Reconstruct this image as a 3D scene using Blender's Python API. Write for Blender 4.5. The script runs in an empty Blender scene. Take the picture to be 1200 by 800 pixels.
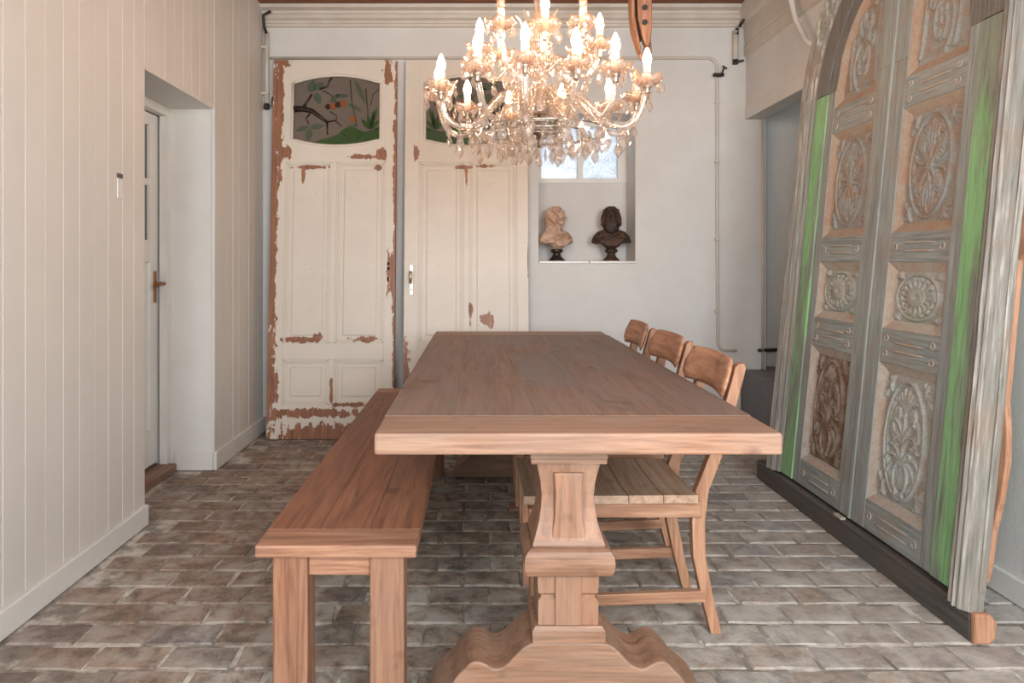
import bpy, bmesh, math, random
import numpy as np
from mathutils import Vector, Matrix

# ---------------------------------------------------------------- camera, world, lights, exposure
S = bpy.context.scene
COL = S.collection
F, CX, CY, EYE = 782.0, 560.0, 307.0, 1.18          # focal length and vanishing point of the 1200x800 photograph
cd = bpy.data.cameras.new('camera'); cam = bpy.data.objects.new('camera', cd); COL.objects.link(cam)
cam.location = (0, 0, EYE); cam.rotation_euler = (math.pi / 2, 0, 0)
cd.sensor_width = 36; cd.lens = F / 1200 * 36
cd.shift_x = (600 - CX) / 1200; cd.shift_y = -(400 - CY) / 1200
cd.clip_start = 0.05
S.camera = cam
S.view_settings.view_transform = 'Standard'; S.view_settings.look = 'None'
S.view_settings.gamma = 1; S.view_settings.use_curve_mapping = False
S.view_settings.exposure = 0.1
S.cycles.use_denoising = True
S.cycles.max_bounces = 10; S.cycles.transparent_max_bounces = 24; S.cycles.caustics_reflective = False; S.cycles.caustics_refractive = False
S.cycles.sample_clamp_indirect = 6

W = bpy.data.worlds.new('World'); S.world = W; W.use_nodes = True
W.node_tree.nodes['Background'].inputs[0].default_value = (0.86, 0.93, 1.0, 1)
W.node_tree.nodes['Background'].inputs[1].default_value = 1.0

def area(name, loc, target, sx, sy, power, col):
    l = bpy.data.lights.new(name, 'AREA'); l.shape = 'RECTANGLE'; l.size = sx; l.size_y = sy; l.energy = power; l.color = col
    o = bpy.data.objects.new(name, l); COL.objects.link(o); o.location = loc
    o.rotation_euler = (Vector(target) - Vector(loc)).to_track_quat('-Z', 'Y').to_euler()
    return o
area('right_window_daylight', (1.15, -1.16, 1.70), (1.25, 2.6, 0.1), 1.2, 1.7, 125, (0.91, 0.96, 1.0))
area('left_fill_daylight', (-0.65, -1.16, 1.65), (1.8, 2.3, 0.6), 1.2, 1.7, 75, (0.92, 0.965, 1.0))  # added daylight fill for the right side, in an unseen rear opening
area('outdoor_daylight', (0.76, 5.9, 2.3), (0.76, 4.9, 1.9), 1.4, 1.2, 17, (0.85, 0.93, 1.0))
BULB = 115.0

# ---------------------------------------------------------------- shader helpers
class NT:
    def __init__(s, name):
        s.m = bpy.data.materials.new(name); s.m.use_nodes = True; s.t = s.m.node_tree
        s.b = s.t.nodes['Principled BSDF']; s.out = s.t.nodes['Material Output']
    def n(s, typ, **kw):
        nd = s.t.nodes.new(typ)
        for k, v in kw.items():
            if k[0] == 'i' and k[1:].isdigit(): s.put(nd.inputs[int(k[1:])], v)
            elif k in nd.inputs: s.put(nd.inputs[k], v)
            else: setattr(nd, k, v)
        return nd
    def put(s, sock, v):
        if isinstance(v, bpy.types.NodeSocket): s.t.links.new(v, sock)
        elif hasattr(sock.default_value, '__len__') and len(sock.default_value) == 4 and len(v) == 3: sock.default_value = (*v, 1)
        else: sock.default_value = v
    def coords(s, scale=(1, 1, 1), rand=8.0):
        tc = s.n('ShaderNodeTexCoord'); oi = s.n('ShaderNodeObjectInfo')
        r = s.n('ShaderNodeMath', operation='MULTIPLY', i0=oi.outputs['Random'], i1=rand)
        a = s.n('ShaderNodeVectorMath', operation='ADD', i0=tc.outputs['Object'], i1=r.outputs[0])
        return s.n('ShaderNodeVectorMath', operation='MULTIPLY', i0=a.outputs[0], i1=scale).outputs[0]
    def noise(s, vec, scale, detail=4, rough=.6, dist=0.0):
        return s.n('ShaderNodeTexNoise', Vector=vec, Scale=scale, Detail=detail, Roughness=rough, Distortion=dist).outputs[0]
    def ramp(s, f, stops):
        nd = s.n('ShaderNodeValToRGB', i0=f); cr = nd.color_ramp
        while len(cr.elements) < len(stops): cr.elements.new(.5)
        for e, (p, c) in zip(cr.elements, stops):
            e.position = p; e.color = (c, c, c, 1) if not hasattr(c, '__len__') else (*c, 1)
        return nd.outputs[0]
    def mix(s, f, a, b, mode='MIX'):
        nd = s.n('ShaderNodeMix', data_type='RGBA', blend_type=mode)
        s.put(nd.inputs[0], f); s.put(nd.inputs[6], a); s.put(nd.inputs[7], b)
        return nd.outputs[2]
    def math(s, op, a, b=0.0, clamp=False):
        nd = s.n('ShaderNodeMath', operation=op, i0=a, i1=b); nd.use_clamp = clamp
        return nd.outputs[0]
    def bump(s, h, strength=.3, dist=.01):
        s.put(s.b.inputs['Normal'], s.n('ShaderNodeBump', Height=h, Strength=strength, Distance=dist).outputs[0])
    def done(s, col=None, rough=None, metal=None):
        if col is not None: s.put(s.b.inputs['Base Color'], col)
        if rough is not None: s.put(s.b.inputs['Roughness'], rough)
        if metal is not None: s.put(s.b.inputs['Metallic'], metal)
        return s.m

def srgb(r, g, b):
    f = lambda c: (c / 255 / 12.92) if c <= 10 else ((c / 255 + .055) / 1.055) ** 2.4
    return (f(r), f(g), f(b))

def plain(name, col, rough=.5, metal=0.0, var=.08):
    t = NT(name); v = t.coords(); n = t.noise(v, 6, 3)
    c = t.mix(t.ramp(n, [(.3, 0), (.7, 1)]), tuple(x * (1 - var) for x in col), tuple(min(1, x * (1 + var)) for x in col))
    return t.done(c, rough, metal)

def wood(name, axis, dark, mid, light, grey=None, greyamt=.5, scale=1.0, rough=.55):
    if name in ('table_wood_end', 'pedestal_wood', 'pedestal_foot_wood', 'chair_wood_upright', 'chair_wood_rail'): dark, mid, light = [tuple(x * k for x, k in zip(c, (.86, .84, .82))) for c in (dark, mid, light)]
    t = NT(name)
    sc = [16 * scale] * 3; sc[axis] = 1.5 * scale
    v = t.coords(tuple(sc)); v2 = t.coords((1, 1, 1))
    a = t.noise(v, 1.0, 6, .55, 1.2)
    c = t.ramp(a, [(.25, tuple(.7 * d + .3 * m for d, m in zip(dark, mid))), (.5, mid), (.75, tuple(.4 * m + .6 * l for l, m in zip(light, mid)))])
    ms = [55 * scale] * 3; ms[axis] = 3.2 * scale
    md = t.noise(t.coords(tuple(ms)), 1.0, 4, .6, .5)
    c = t.mix(t.ramp(md, [(.3, .9), (.52, 0)]), c, dark)
    c = t.mix(t.ramp(md, [(.52, 0), (.75, .5)]), c, light)
    fs = [260 * scale] * 3; fs[axis] = 9 * scale
    fine = t.noise(t.coords(tuple(fs)), 1.0, 2, .6)
    c = t.mix(t.ramp(fine, [(.3, .4), (.48, 0)]), c, tuple(x * .6 for x in dark))
    if grey:
        gs = [3.4] * 3; gs[axis] = 1.6
        g = t.noise(t.coords(tuple(gs)), 1.0, 6, .68, .8)
        c = t.mix(t.ramp(g, [(.42 - greyamt * .1, 0), (.66, greyamt)]), c, grey)
    kn = t.noise(v2, 7, 3, .5)
    c = t.mix(t.ramp(kn, [(.64, 0), (.76, .7)]), c, tuple(x * .6 for x in dark))
    t.bump(fine, .1, .003)
    return t.done(c, rough)

def paint_white(name, col, stain, rough=.55, bump=.15, scale=3.0):
    t = NT(name); v = t.coords((1, 1, 1))
    n = t.noise(v, scale, 5, .6); f = t.noise(v, 60, 3)
    c = t.mix(t.ramp(n, [(.35, 0), (.75, .5)]), col, stain)
    t.bump(t.math('ADD', n, t.math('MULTIPLY', f, .3)), bump, .01)
    return t.done(c, rough)

def chipped(name, chips, base, bare):
    """old cream paint with bare wood showing in the given patches (local x, z centre and half sizes)"""
    t = NT(name)
    tc = t.n('ShaderNodeTexCoord').outputs['Object']
    acc = None
    for (u, w, su, sw) in chips:
        d = t.n('ShaderNodeVectorMath', operation='SUBTRACT', i0=tc, i1=(u, 0, w)).outputs[0]
        d = t.n('ShaderNodeVectorMath', operation='MULTIPLY', i0=d, i1=(1 / su, 0, 1 / sw)).outputs[0]
        l = t.n('ShaderNodeVectorMath', operation='LENGTH', i0=d).outputs['Value']
        acc = l if acc is None else t.math('MINIMUM', acc, l)
    va = t.n('ShaderNodeVectorMath', operation='MULTIPLY', i0=tc, i1=(1, 1, .45)).outputs[0]
    n = t.noise(va, 26, 5, .65)
    m = t.math('ADD', acc, t.math('MULTIPLY', t.math('SUBTRACT', n, .5), 3.6))
    mask = t.ramp(m, [(.93, 1), (1.0, 0)])
    big = t.noise(tc, 4, 5)
    cream = t.mix(t.ramp(big, [(.35, 0), (.75, .6)]), base, tuple(x * .86 for x in base))
    g = t.noise(t.n('ShaderNodeVectorMath', operation='MULTIPLY', i0=tc, i1=(60, 60, 4)).outputs[0], 1, 4)
    w = t.ramp(g, [(.3, tuple(x * .45 for x in bare)), (.7, bare)])
    spots = t.ramp(t.noise(tc, 70, 2, .5), [(.735, 0), (.76, .6)])
    cream = t.mix(spots, cream, tuple(x * .5 for x in bare))
    t.bump(t.math('SUBTRACT', 1, mask), .35, .003)
    return t.done(t.mix(mask, cream, w), .5)

def weathered(name, axis, base, brown, green=None, gamt=.0, white=0.0, bamt=.6):
    t = NT(name)
    sc = [110] * 3; sc[axis] = 5
    v = t.coords(tuple(sc)); o = t.coords((1, 1, 1))
    ws = [42] * 3; ws[axis] = 1.1
    w1 = t.noise(t.coords(tuple(ws)), 1, 5, .6, .3)
    a = t.noise(v, 1, 5, .7, .2)
    c = t.ramp(a, [(.28, tuple(x * .5 for x in base)), (.46, base), (.72, tuple(min(1, x * 1.35) for x in base))])
    c = t.mix(t.ramp(w1, [(.35, .5), (.5, 0)]), c, tuple(x * .55 for x in base))
    b = t.noise(o, 4, 5, .65)
    c = t.mix(t.ramp(b, [(.5, 0), (.66, bamt)]), c, brown)
    if green:
        gs = [9] * 3; gs[axis] = 1.3
        g = t.noise(t.coords(tuple(gs)), 1, 6, .65)
        m = t.ramp(g, [(.72 - gamt * .4, 0), (.78 - gamt * .34, .85)])
        gc = t.ramp(a, [(.3, tuple(x * .6 for x in green)), (.5, green), (.8, tuple(min(1, x * 1.3) for x in green))])
        c = t.mix(m, c, gc)
    if white:
        w = t.ramp(t.math('ADD', t.math('MULTIPLY', w1, .6), t.math('MULTIPLY', a, .4)), [(.58 - .14 * white, 0), (.70 - .14 * white, .7)])
        c = t.mix(w, c, srgb(206, 198, 188))
    t.bump(a, .4, .005)
    return t.done(c, .75)

def carved(name, base, brown, green=None):
    """colour for the carved fields: worn on the ridges by pointiness-free noise only"""
    t = NT(name); o = t.coords((1, 1, 1))
    a = t.noise(o, 14, 5, .65); f = t.noise(o, 120, 3)
    c = t.mix(t.ramp(a, [(.42, 0), (.6, 1)]), base, brown)
    if green: c = t.mix(t.ramp(t.noise(o, 9, 4), [(.5, 0), (.65, .45)]), c, green)
    c = t.mix(t.ramp(f, [(.4, .35), (.55, 0)]), c, tuple(x * .5 for x in base))
    t.bump(f, .2, .003)
    return t.done(c, .7)

def crystal(name, tint, trans=.55, gloss=.28, diff=.17):
    t = NT(name); nt = t.t; nt.nodes.remove(t.b)
    tr = t.n('ShaderNodeBsdfTransparent', Color=tint); gl = t.n('ShaderNodeBsdfGlossy', Color=(1, 1, 1), Roughness=.06)
    df = t.n('ShaderNodeBsdfTranslucent', Color=tint); d2 = t.n('ShaderNodeBsdfDiffuse', Color=tint)
    m0 = t.n('ShaderNodeMixShader', i0=.5, i1=df.outputs[0], i2=d2.outputs[0])
    m1 = t.n('ShaderNodeMixShader', i0=diff / (diff + trans), i1=tr.outputs[0], i2=m0.outputs[0])
    lw = t.n('ShaderNodeLayerWeight', Blend=.35)
    fac = t.math('ADD', t.math('MULTIPLY', lw.outputs['Facing'], .55), gloss * .45, True)
    m2 = t.n('ShaderNodeMixShader', i0=fac, i1=m1.outputs[0], i2=gl.outputs[0])
    nt.links.new(m2.outputs[0], t.out.inputs[0])
    return t.m

def emitter(name, col, strength):
    t = NT(name)
    t.done(col, .3); t.put(t.b.inputs['Emission Color'], col); t.put(t.b.inputs['Emission Strength'], strength)
    return t.m

M = {}
WALLC = srgb(209, 204, 196)
M['panel'] = paint_white('painted_panelling', WALLC, srgb(198, 192, 184), .5, .12, 2.2)
M['plaster'] = paint_white('painted_plaster', srgb(211, 209, 205), srgb(196, 192, 186), .7, .35, 3.5)
M['white'] = paint_white('white_gloss_paint', srgb(216, 214, 209), srgb(203, 200, 194), .4, .1, 5)
M['beige_trim'] = paint_white('old_cream_trim_paint', srgb(200, 192, 181), srgb(176, 165, 150), .5, .2, 8)
M['grey_plinth'] = plain('grey_plinth_paint', srgb(112, 112, 116), .6)
M['ceiling'] = wood('ceiling_wood', 0, srgb(92, 52, 34), srgb(140, 84, 56), srgb(170, 108, 76))
M['mortar'] = None
TD, TM, TL, TG = srgb(124, 84, 60), srgb(172, 122, 90), srgb(198, 152, 120), srgb(142, 124, 112)
M['table_y'] = wood('table_wood_long', 1, srgb(98, 68, 52), srgb(138, 102, 80), srgb(164, 126, 101), srgb(124, 112, 105), .85)
M['table_x'] = wood('table_wood_end', 0, srgb(104, 70, 50), srgb(152, 112, 87), srgb(186, 150, 124), srgb(150, 134, 120), .75)
M['table_end'] = wood('table_breadboard_wood', 0, srgb(120, 80, 58), srgb(160, 118, 92), srgb(190, 152, 125), srgb(150, 130, 114), .7)
M['table_z'] = wood('pedestal_wood', 2, srgb(118, 78, 55), srgb(164, 116, 87), srgb(190, 146, 116), srgb(142, 122, 105), .55)
M['foot_x'] = wood('pedestal_foot_wood', 0, srgb(114, 80, 58), srgb(160, 118, 92), srgb(186, 147, 119), srgb(138, 119, 103), .65)
M['bench_y'] = wood('bench_wood_long', 1, srgb(98, 58, 38), srgb(140, 88, 60), srgb(168, 114, 84), srgb(126, 96, 80), .45)
M['bench_x'] = wood('bench_wood_end', 0, srgb(118, 76, 54), srgb(164, 116, 88), srgb(198, 156, 126), srgb(150, 122, 104), .4)
M['bench_z'] = wood('bench_leg_wood', 2, srgb(104, 66, 46), srgb(150, 104, 78), srgb(182, 136, 106), srgb(138, 112, 94), .45)
M['chair_z'] = wood('chair_wood_upright', 2, srgb(146, 98, 70), srgb(186, 140, 109), srgb(206, 166, 136))
M['chair_x'] = wood('chair_wood_rail', 0, srgb(138, 94, 69), srgb(180, 136, 106), srgb(202, 162, 132))
M['chair_y'] = wood('chair_wood_seat', 1, srgb(140, 108, 84), srgb(180, 146, 120), srgb(204, 174, 148), srgb(164, 146, 126), .4)
M['chair_back'] = wood('chair_backrest_wood', 1, srgb(146, 98, 70), srgb(186, 136, 104), srgb(208, 164, 132))
GREYW, BRN, GRN = srgb(142, 147, 143), srgb(140, 118, 101), srgb(134, 178, 128)
M['old_z'] = weathered('weathered_grey_wood_upright', 2, GREYW, BRN, GRN, .10, 0, .4)
M['old_y'] = weathered('weathered_grey_wood_rail', 1, GREYW, BRN, GRN, .06, 0, .45)
M['old_green'] = weathered('flaking_green_paint', 2, srgb(132, 140, 128), srgb(130, 126, 112), srgb(138, 192, 132), .72, 0, .4)
M['old_arch'] = weathered('dark_arch_wood', 2, srgb(112, 110, 106), srgb(112, 96, 82))
M['old_mould'] = weathered('frame_moulding_wood', 2, srgb(128, 124, 115), srgb(132, 106, 86), GRN, .3, .4, .5)
M['bare'] = weathered('bare_orange_wood', 2, srgb(170, 126, 98), srgb(138, 96, 70))
M['bevel'] = carved('panel_bevel_wood', srgb(180, 172, 160), srgb(176, 154, 136))
M['carved'] = carved('carved_panel_wood', srgb(170, 172, 166), srgb(160, 150, 138), srgb(160, 170, 152))
M['carved_brown'] = carved('brown_carved_panel_wood', srgb(146, 130, 116), srgb(112, 84, 66))
M['carved_tan'] = carved('tan_carved_panel_wood', srgb(146, 148, 144), srgb(150, 130, 114))
M['bevel_tan'] = carved('tan_panel_bevel_wood', srgb(164, 150, 134), srgb(164, 134, 112))
M['beam'] = weathered('dark_threshold_wood', 1, srgb(88, 84, 80), srgb(98, 82, 68))
M['brass'] = plain('brass', srgb(150, 104, 72), .4, .8)
M['nickel'] = plain('aged_nickel', srgb(190, 176, 160), .3, .9)
M['silver'] = plain('silver_plate', srgb(205, 200, 192), .22, 1.0)
M['black'] = plain('black_iron', srgb(38, 32, 28), .55)
M['dark_hole'] = plain('dark_recess', srgb(24, 20, 18), .9)
M['copper'] = plain('brown_hanger_metal', srgb(140, 92, 66), .45, .6)
M['crystal'] = crystal('cut_crystal', (.97, .91, .86), .62, .30, .10)
M['armglass'] = crystal('glass_arm', (.96, .89, .82), .55, .35, .13)
M['dish'] = crystal('pressed_glass_dish', (.97, .84, .75), .6, .25, .13)
M['candle'] = plain('candle_sleeve', srgb(250, 242, 228), .5, 0, .02)
M['bulb'] = emitter('lit_bulb', (1.0, .68, .43), BULB)
M['deadbulb'] = crystal('unlit_amber_bulb', (.98, .70, .52), .5, .25, .3)
M['terracotta'] = carved('pale_terracotta', srgb(206, 174, 150), srgb(170, 126, 100))
M['bronze'] = carved('dark_bronze', srgb(52, 42, 34), srgb(88, 56, 36))
M['socle'] = plain('black_socle', srgb(40, 32, 30), .35)
M['marble'] = paint_white('marble_sill', srgb(226, 222, 216), srgb(170, 166, 160), .3, .05, 12)
M['dim_hall_glass'] = plain('hall_darkness_glass', srgb(96, 92, 86), .12)  # opaque panes; the dark hallway behind is put into their colour
M['hook'] = wood('hook_wood', 2, srgb(110, 74, 54), srgb(152, 108, 82), srgb(176, 132, 104))
M['chip_left'] = chipped('chipped_cream_paint', [(.018, 1.4, .03, 1.6), (.85, 1.4, .018, 1.5), (.83, 1.12, .036, .16), (.02, .35, .05, .25), (.45, .03, .42, .07), (.3, .17, .35, .03),
    (.22, .655, .12, .018), (.33, .665, .03, .03), (.66, .66, .09, .02), (.43, .3, .012, .1), (.55, .225, .12, .014), (.1, 1.93, .05, .05), (.62, 1.9, .1, .016), (.75, 1.91, .03, .05),
    (.05, 2.56, .06, .03), (.79, 2.5, .03, .09), (.26, 1.83, .12, .012), (.215, 1.79, .012, .05), (.73, 1.83, .03, .02), (.04, 2.2, .035, .5)], srgb(216, 207, 194), srgb(164, 112, 82))
M['chip_right'] = chipped('cream_paint_few_chips', [(.08, 1.93, .02, .06), (.4, 1.83, .07, .012), (.42, 1.77, .012, .07), (.55, 1.84, .06, .01), (.56, .79, .05, .05), (.45, .85, .012, .07),
    (.84, 1.2, .006, .1), (.8, .2, .1, .1), (.02, .3, .03, .3)], srgb(216, 207, 194), srgb(174, 124, 94))
M['sg_back'] = plain('grey_stained_glass', srgb(106, 96, 87), .25)
M['sg_green'] = plain('green_stained_glass', srgb(46, 74, 32), .25)
M['sg_leaf'] = plain('dull_green_stained_glass', srgb(72, 84, 66), .25)
M['sg_branch'] = plain('black_stained_glass', srgb(38, 28, 20), .3)
M['sg_orange'] = plain('orange_stained_glass', srgb(140, 76, 38), .25)
M['lead'] = plain('lead_line', srgb(70, 64, 58), .5, .3)

def brick_mat():
    t = NT('old_clay_brick'); oi = t.n('ShaderNodeObjectInfo').outputs['Random']
    v = t.coords((1, 1, 1), 20)
    c = t.ramp(oi, [(0, srgb(150, 132, 116)), (.3, srgb(164, 144, 126)), (.5, srgb(156, 144, 132)), (.7, srgb(172, 150, 130)), (.86, srgb(146, 138, 130)), (.95, srgb(124, 120, 118)), (1, srgb(170, 128, 104))])
    a = t.noise(v, 18, 5, .7); b = t.noise(v, 7, 5, .65, .4); f = t.noise(v, 160, 3, .7)
    c = t.mix(t.ramp(a, [(.36, .9), (.58, 0)]), c, srgb(92, 82, 75))
    c = t.mix(t.ramp(b, [(.46, 0), (.62, .75)]), c, srgb(190, 184, 174))
    c = t.mix(t.ramp(f, [(.55, 0), (.72, .5)]), c, srgb(150, 140, 128))
    # lime bloom, plus window light painted in: paler toward the doorway side, browner left
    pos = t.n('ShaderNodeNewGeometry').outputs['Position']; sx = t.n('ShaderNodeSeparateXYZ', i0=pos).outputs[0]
    lime_lit = t.math('ADD', t.math('MULTIPLY', sx, .30), t.math('MULTIPLY', t.noise(pos, 3.5, 5, .7), 1.0))
    c = t.mix(t.ramp(lime_lit, [(.55, 0), (.95, .42)]), c, srgb(182, 180, 175))
    c = t.mix(t.ramp(lime_lit, [(.12, .35), (.40, 0)]), c, srgb(120, 94, 74))
    t.bump(t.math('ADD', a, t.math('MULTIPLY', f, .5)), .55, .008)
    return t.done(c, .8)
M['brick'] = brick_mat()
def mortar_mat():
    t = NT('lime_mortar'); v = t.coords((1, 1, 1), 0)
    a = t.noise(v, 6, 5, .7); f = t.noise(v, 90, 3)
    c = t.ramp(a, [(.3, srgb(104, 96, 88)), (.47, srgb(140, 132, 120)), (.6, srgb(200, 194, 184))])
    t.bump(f, .5, .006)
    return t.done(c, .9)
M['mortar'] = mortar_mat()
def frosted():
    t = NT('crackled_obscure_glass'); nt = t.t; nt.nodes.remove(t.b)
    v = t.coords((1, 1, 1), 0)
    n = t.noise(v, 38, 3, .6, 2.5)
    lines = t.ramp(t.math('ABSOLUTE', t.math('SUBTRACT', n, .5)), [(.0, .25), (.045, .95)])
    n2 = t.noise(v, 7, 3)
    c = t.mix(t.ramp(n2, [(.35, .0), (.7, .45)]), lines, (.62, .64, .66), 'MULTIPLY')
    c = t.mix(1.0, c, (.95, .97, 1.0), 'MULTIPLY')
    tl = t.n('ShaderNodeBsdfTranslucent', Color=c); gl = t.n('ShaderNodeBsdfGlossy', Roughness=.15)
    m = t.n('ShaderNodeMixShader', i0=.08, i1=tl.outputs[0], i2=gl.outputs[0])
    nt.links.new(m.outputs[0], t.out.inputs[0]); return t.m
M['frosted'] = frosted()

# ---------------------------------------------------------------- mesh helpers
class MB:
    def __init__(s): s.bm = bmesh.new()
    def add(s, verts, faces, smooth=False):
        vs = [s.bm.verts.new(v) for v in verts]
        for f in faces:
            try:
                fc = s.bm.faces.new([vs[i] for i in f]); fc.smooth = smooth
            except ValueError: pass
        return s
    def merge(s, other):
        me = bpy.data.meshes.new('tmp'); other.to_mesh(me); s.bm.from_mesh(me); bpy.data.meshes.remove(me); other.free()
    def box(s, x0, x1, y0, y1, z0, z1, bev=0.0, seg=2):
        b = bmesh.new()
        r = bmesh.ops.create_cube(b, size=1)
        for v in r['verts']:
            v.co = Vector(((x0 + x1) / 2 + v.co.x * (x1 - x0), (y0 + y1) / 2 + v.co.y * (y1 - y0), (z0 + z1) / 2 + v.co.z * (z1 - z0)))
        if bev: bmesh.ops.bevel(b, geom=b.edges[:], offset=bev, segments=seg, affect='EDGES', profile=.5)
        s.merge(b); return s
    def prism(s, poly, axis, a, c, bev=0.0, smooth=False):
        """poly: 2D points; extruded along axis from a to c. axis 0: (y,z), 1: (x,z), 2: (x,y)"""
        def P(u, w, t): return {0: (t, u, w), 1: (u, t, w), 2: (u, w, t)}[axis]
        n = len(poly); b = bmesh.new()
        v0 = [b.verts.new(P(u, w, a)) for u, w in poly]; v1 = [b.verts.new(P(u, w, c)) for u, w in poly]
        caps = [b.faces.new(v0[::-1]), b.faces.new(v1)]
        for i in range(n):
            f = b.faces.new((v0[i], v0[(i + 1) % n], v1[(i + 1) % n], v1[i])); f.smooth = smooth
        bmesh.ops.recalc_face_normals(b, faces=b.faces[:])
        if bev:
            es = set(e for f in caps for e in f.edges)
            bmesh.ops.bevel(b, geom=list(es), offset=bev, segments=2, affect='EDGES', profile=.5)
        s.merge(b); return s
    def tube(s, pts, rad, n=8, cap=True, smooth=True):
        pts = [Vector(p) for p in pts]; rad = rad if hasattr(rad, '__len__') else [rad] * len(pts)
        rings = []; up = None
        for i, p in enumerate(pts):
            d = (pts[min(i + 1, len(pts) - 1)] - pts[max(i - 1, 0)]).normalized()
            if up is None: up = Vector((0, 0, 1)) if abs(d.z) < .9 else Vector((1, 0, 0))
            u = (up - d * up.dot(d)).normalized(); w = d.cross(u); up = u
            rings.append([s.bm.verts.new(p + (u * math.cos(2 * math.pi * k / n) + w * math.sin(2 * math.pi * k / n)) * rad[i]) for k in range(n)])
        for a, b in zip(rings, rings[1:]):
            for k in range(n):
                f = s.bm.faces.new((a[k], a[(k + 1) % n], b[(k + 1) % n], b[k])); f.smooth = smooth
        if cap: s.bm.faces.new(rings[0][::-1]); s.bm.faces.new(rings[-1])
        return s
    def lathe(s, prof, n=16, c=(0, 0, 0), smooth=True, wave=None, close=True):
        """prof: (r, z)"""
        c = Vector(c); rings = []
        for j, (r, z) in enumerate(prof):
            ring = []
            for k in range(n):
                a = 2 * math.pi * k / n; rr, zz = r, z
                if wave: rr, zz = wave(j, a, r, z)
                ring.append(s.bm.verts.new(c + Vector((rr * math.cos(a), rr * math.sin(a), zz))))
            rings.append(ring)
        for a, b in zip(rings, rings[1:]):
            for k in range(n):
                f = s.bm.faces.new((a[k], a[(k + 1) % n], b[(k + 1) % n], b[k])); f.smooth = smooth
        if close:
            s.bm.faces.new(rings[0][::-1]); s.bm.faces.new(rings[-1])
        return s
    def ico(s, c, r, sub=1, rot=None, smooth=True):
        b = bmesh.new(); bmesh.ops.create_icosphere(b, subdivisions=sub, radius=1)
        r = r if hasattr(r, '__len__') else (r, r, r)
        Mx = Matrix.Translation(c) @ (rot.to_4x4() if rot else Matrix.Identity(4)) @ Matrix.Diagonal((*r, 1))
        bmesh.ops.transform(b, matrix=Mx, verts=b.verts[:])
        for f in b.faces: f.smooth = smooth
        s.merge(b); return s
    def mesh(s, name, m):
        me = bpy.data.meshes.new(name); bmesh.ops.recalc_face_normals(s.bm, faces=s.bm.faces[:]) if len(s.bm.faces) < 60000 else None
        s.bm.to_mesh(me); s.bm.free()
        if m: me.materials.append(m)
        return me
    def build(s, name, m, parent=None, kind=None):
        o = bpy.data.objects.new(name, s.mesh(name, m)); COL.objects.link(o)
        if parent: o.parent = parent
        if kind: o['kind'] = kind
        return o

def link(name, me, parent=None, loc=None):
    o = bpy.data.objects.new(name, me); COL.objects.link(o)
    if parent: o.parent = parent
    if loc is not None: o.location = loc
    return o
def tag(o, label, cat, group=None):
    o['label'] = label; o['category'] = cat
    if group: o['group'] = group
    return o
def thing(name, label, cat, loc=(0, 0, 0), rot=(0, 0, 0), group=None):
    o = bpy.data.objects.new(name, None); COL.objects.link(o); o.location = loc; o.rotation_euler = rot
    o.empty_display_size = .1
    return tag(o, label, cat, group)
def struct(o): o['kind'] = 'structure'; return o
def dup(o, parent=None):
    c = o.copy(); COL.objects.link(c)
    if parent: c.parent = parent
    for ch in list(o.children): dup(ch, c)
    return c
def px(x, y, Y): return ((x - CX) / F * Y, Y, EYE - (y - CY) / F * Y)
R = random.Random(7)

# ---------------------------------------------------------------- room shell
XL, XR, YB, ZC = -1.50, 1.87, 4.66, 2.965
Y0 = -1.2
# floor: mortar bed with bricks
fl = struct(MB().box(-2.1, 2.9, Y0, 5.3, -.12, -.007).build('floor', M['mortar']))
def brick_mesh(i):
    r = random.Random(100 + i); L, Wd, ch = .205, .113, .006
    c = [(-L / 2, -Wd / 2), (0, -Wd / 2), (L / 2, -Wd / 2), (L / 2, Wd / 2), (0, Wd / 2), (-L / 2, Wd / 2)]
    c = [(a + r.uniform(-.006, .006), b + r.uniform(-.004, .004)) for a, b in c]
    top = [(a * (1 - 2 * ch / L), b * (1 - 2 * ch / Wd)) for a, b in c]
    vs = [(a, b, -.02) for a, b in c] + [(a, b, -.005 + r.uniform(-.0015, .001)) for a, b in c] + [(a, b, r.uniform(-.002, 0)) for a, b in top] + [(0, 0, 0)]
    fs = []
    for k in range(6):
        j = (k + 1) % 6
        fs += [(k, j, 6 + j, 6 + k), (6 + k, 6 + j, 12 + j, 12 + k), (12 + k, 12 + j, 18)]
    return MB().add(vs, fs).mesh('brick', M['brick'])
bmesh_v = [brick_mesh(i) for i in range(8)]
cells = []
row = 0; y = -1.1
while y < 4.62:
    off = (row % 2) * .107 + R.uniform(-.02, .02)
    x = -2.0 + off
    while x < 1.95:
        if not (x < XL - .02 and not (3.03 < y < 3.78)) and x - .1 > -1.74 and not (x < XL + .1 and not (3.03 < y < 3.78)):
            cells.append((x, y))
        x += .216
    # the room is narrower than the lattice: a cut brick closes the left end
    row += 1; y += .124
def visible(x, y):
    u, v = CX + x * F / y if y > .3 else 9e9, CY + EYE * F / y if y > .3 else 9e9
    return -20 < u < 1220 and v < 815
vis = sorted([c for c in cells if c[1] > 1.7 and visible(*c)], key=lambda c: c[1])
near, rest = vis[:298], vis[298:] + [c for c in cells if not (c[1] > 1.7 and visible(*c))]
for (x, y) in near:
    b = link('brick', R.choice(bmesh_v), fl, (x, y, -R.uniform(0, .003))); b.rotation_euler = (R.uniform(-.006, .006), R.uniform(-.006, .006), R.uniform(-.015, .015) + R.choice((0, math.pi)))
mb = MB()
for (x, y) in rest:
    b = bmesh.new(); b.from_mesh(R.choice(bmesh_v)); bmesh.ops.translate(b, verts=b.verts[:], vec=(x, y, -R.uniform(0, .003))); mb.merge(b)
mb.build('far_brick_paving', M['brick'], fl, 'stuff')

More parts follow.
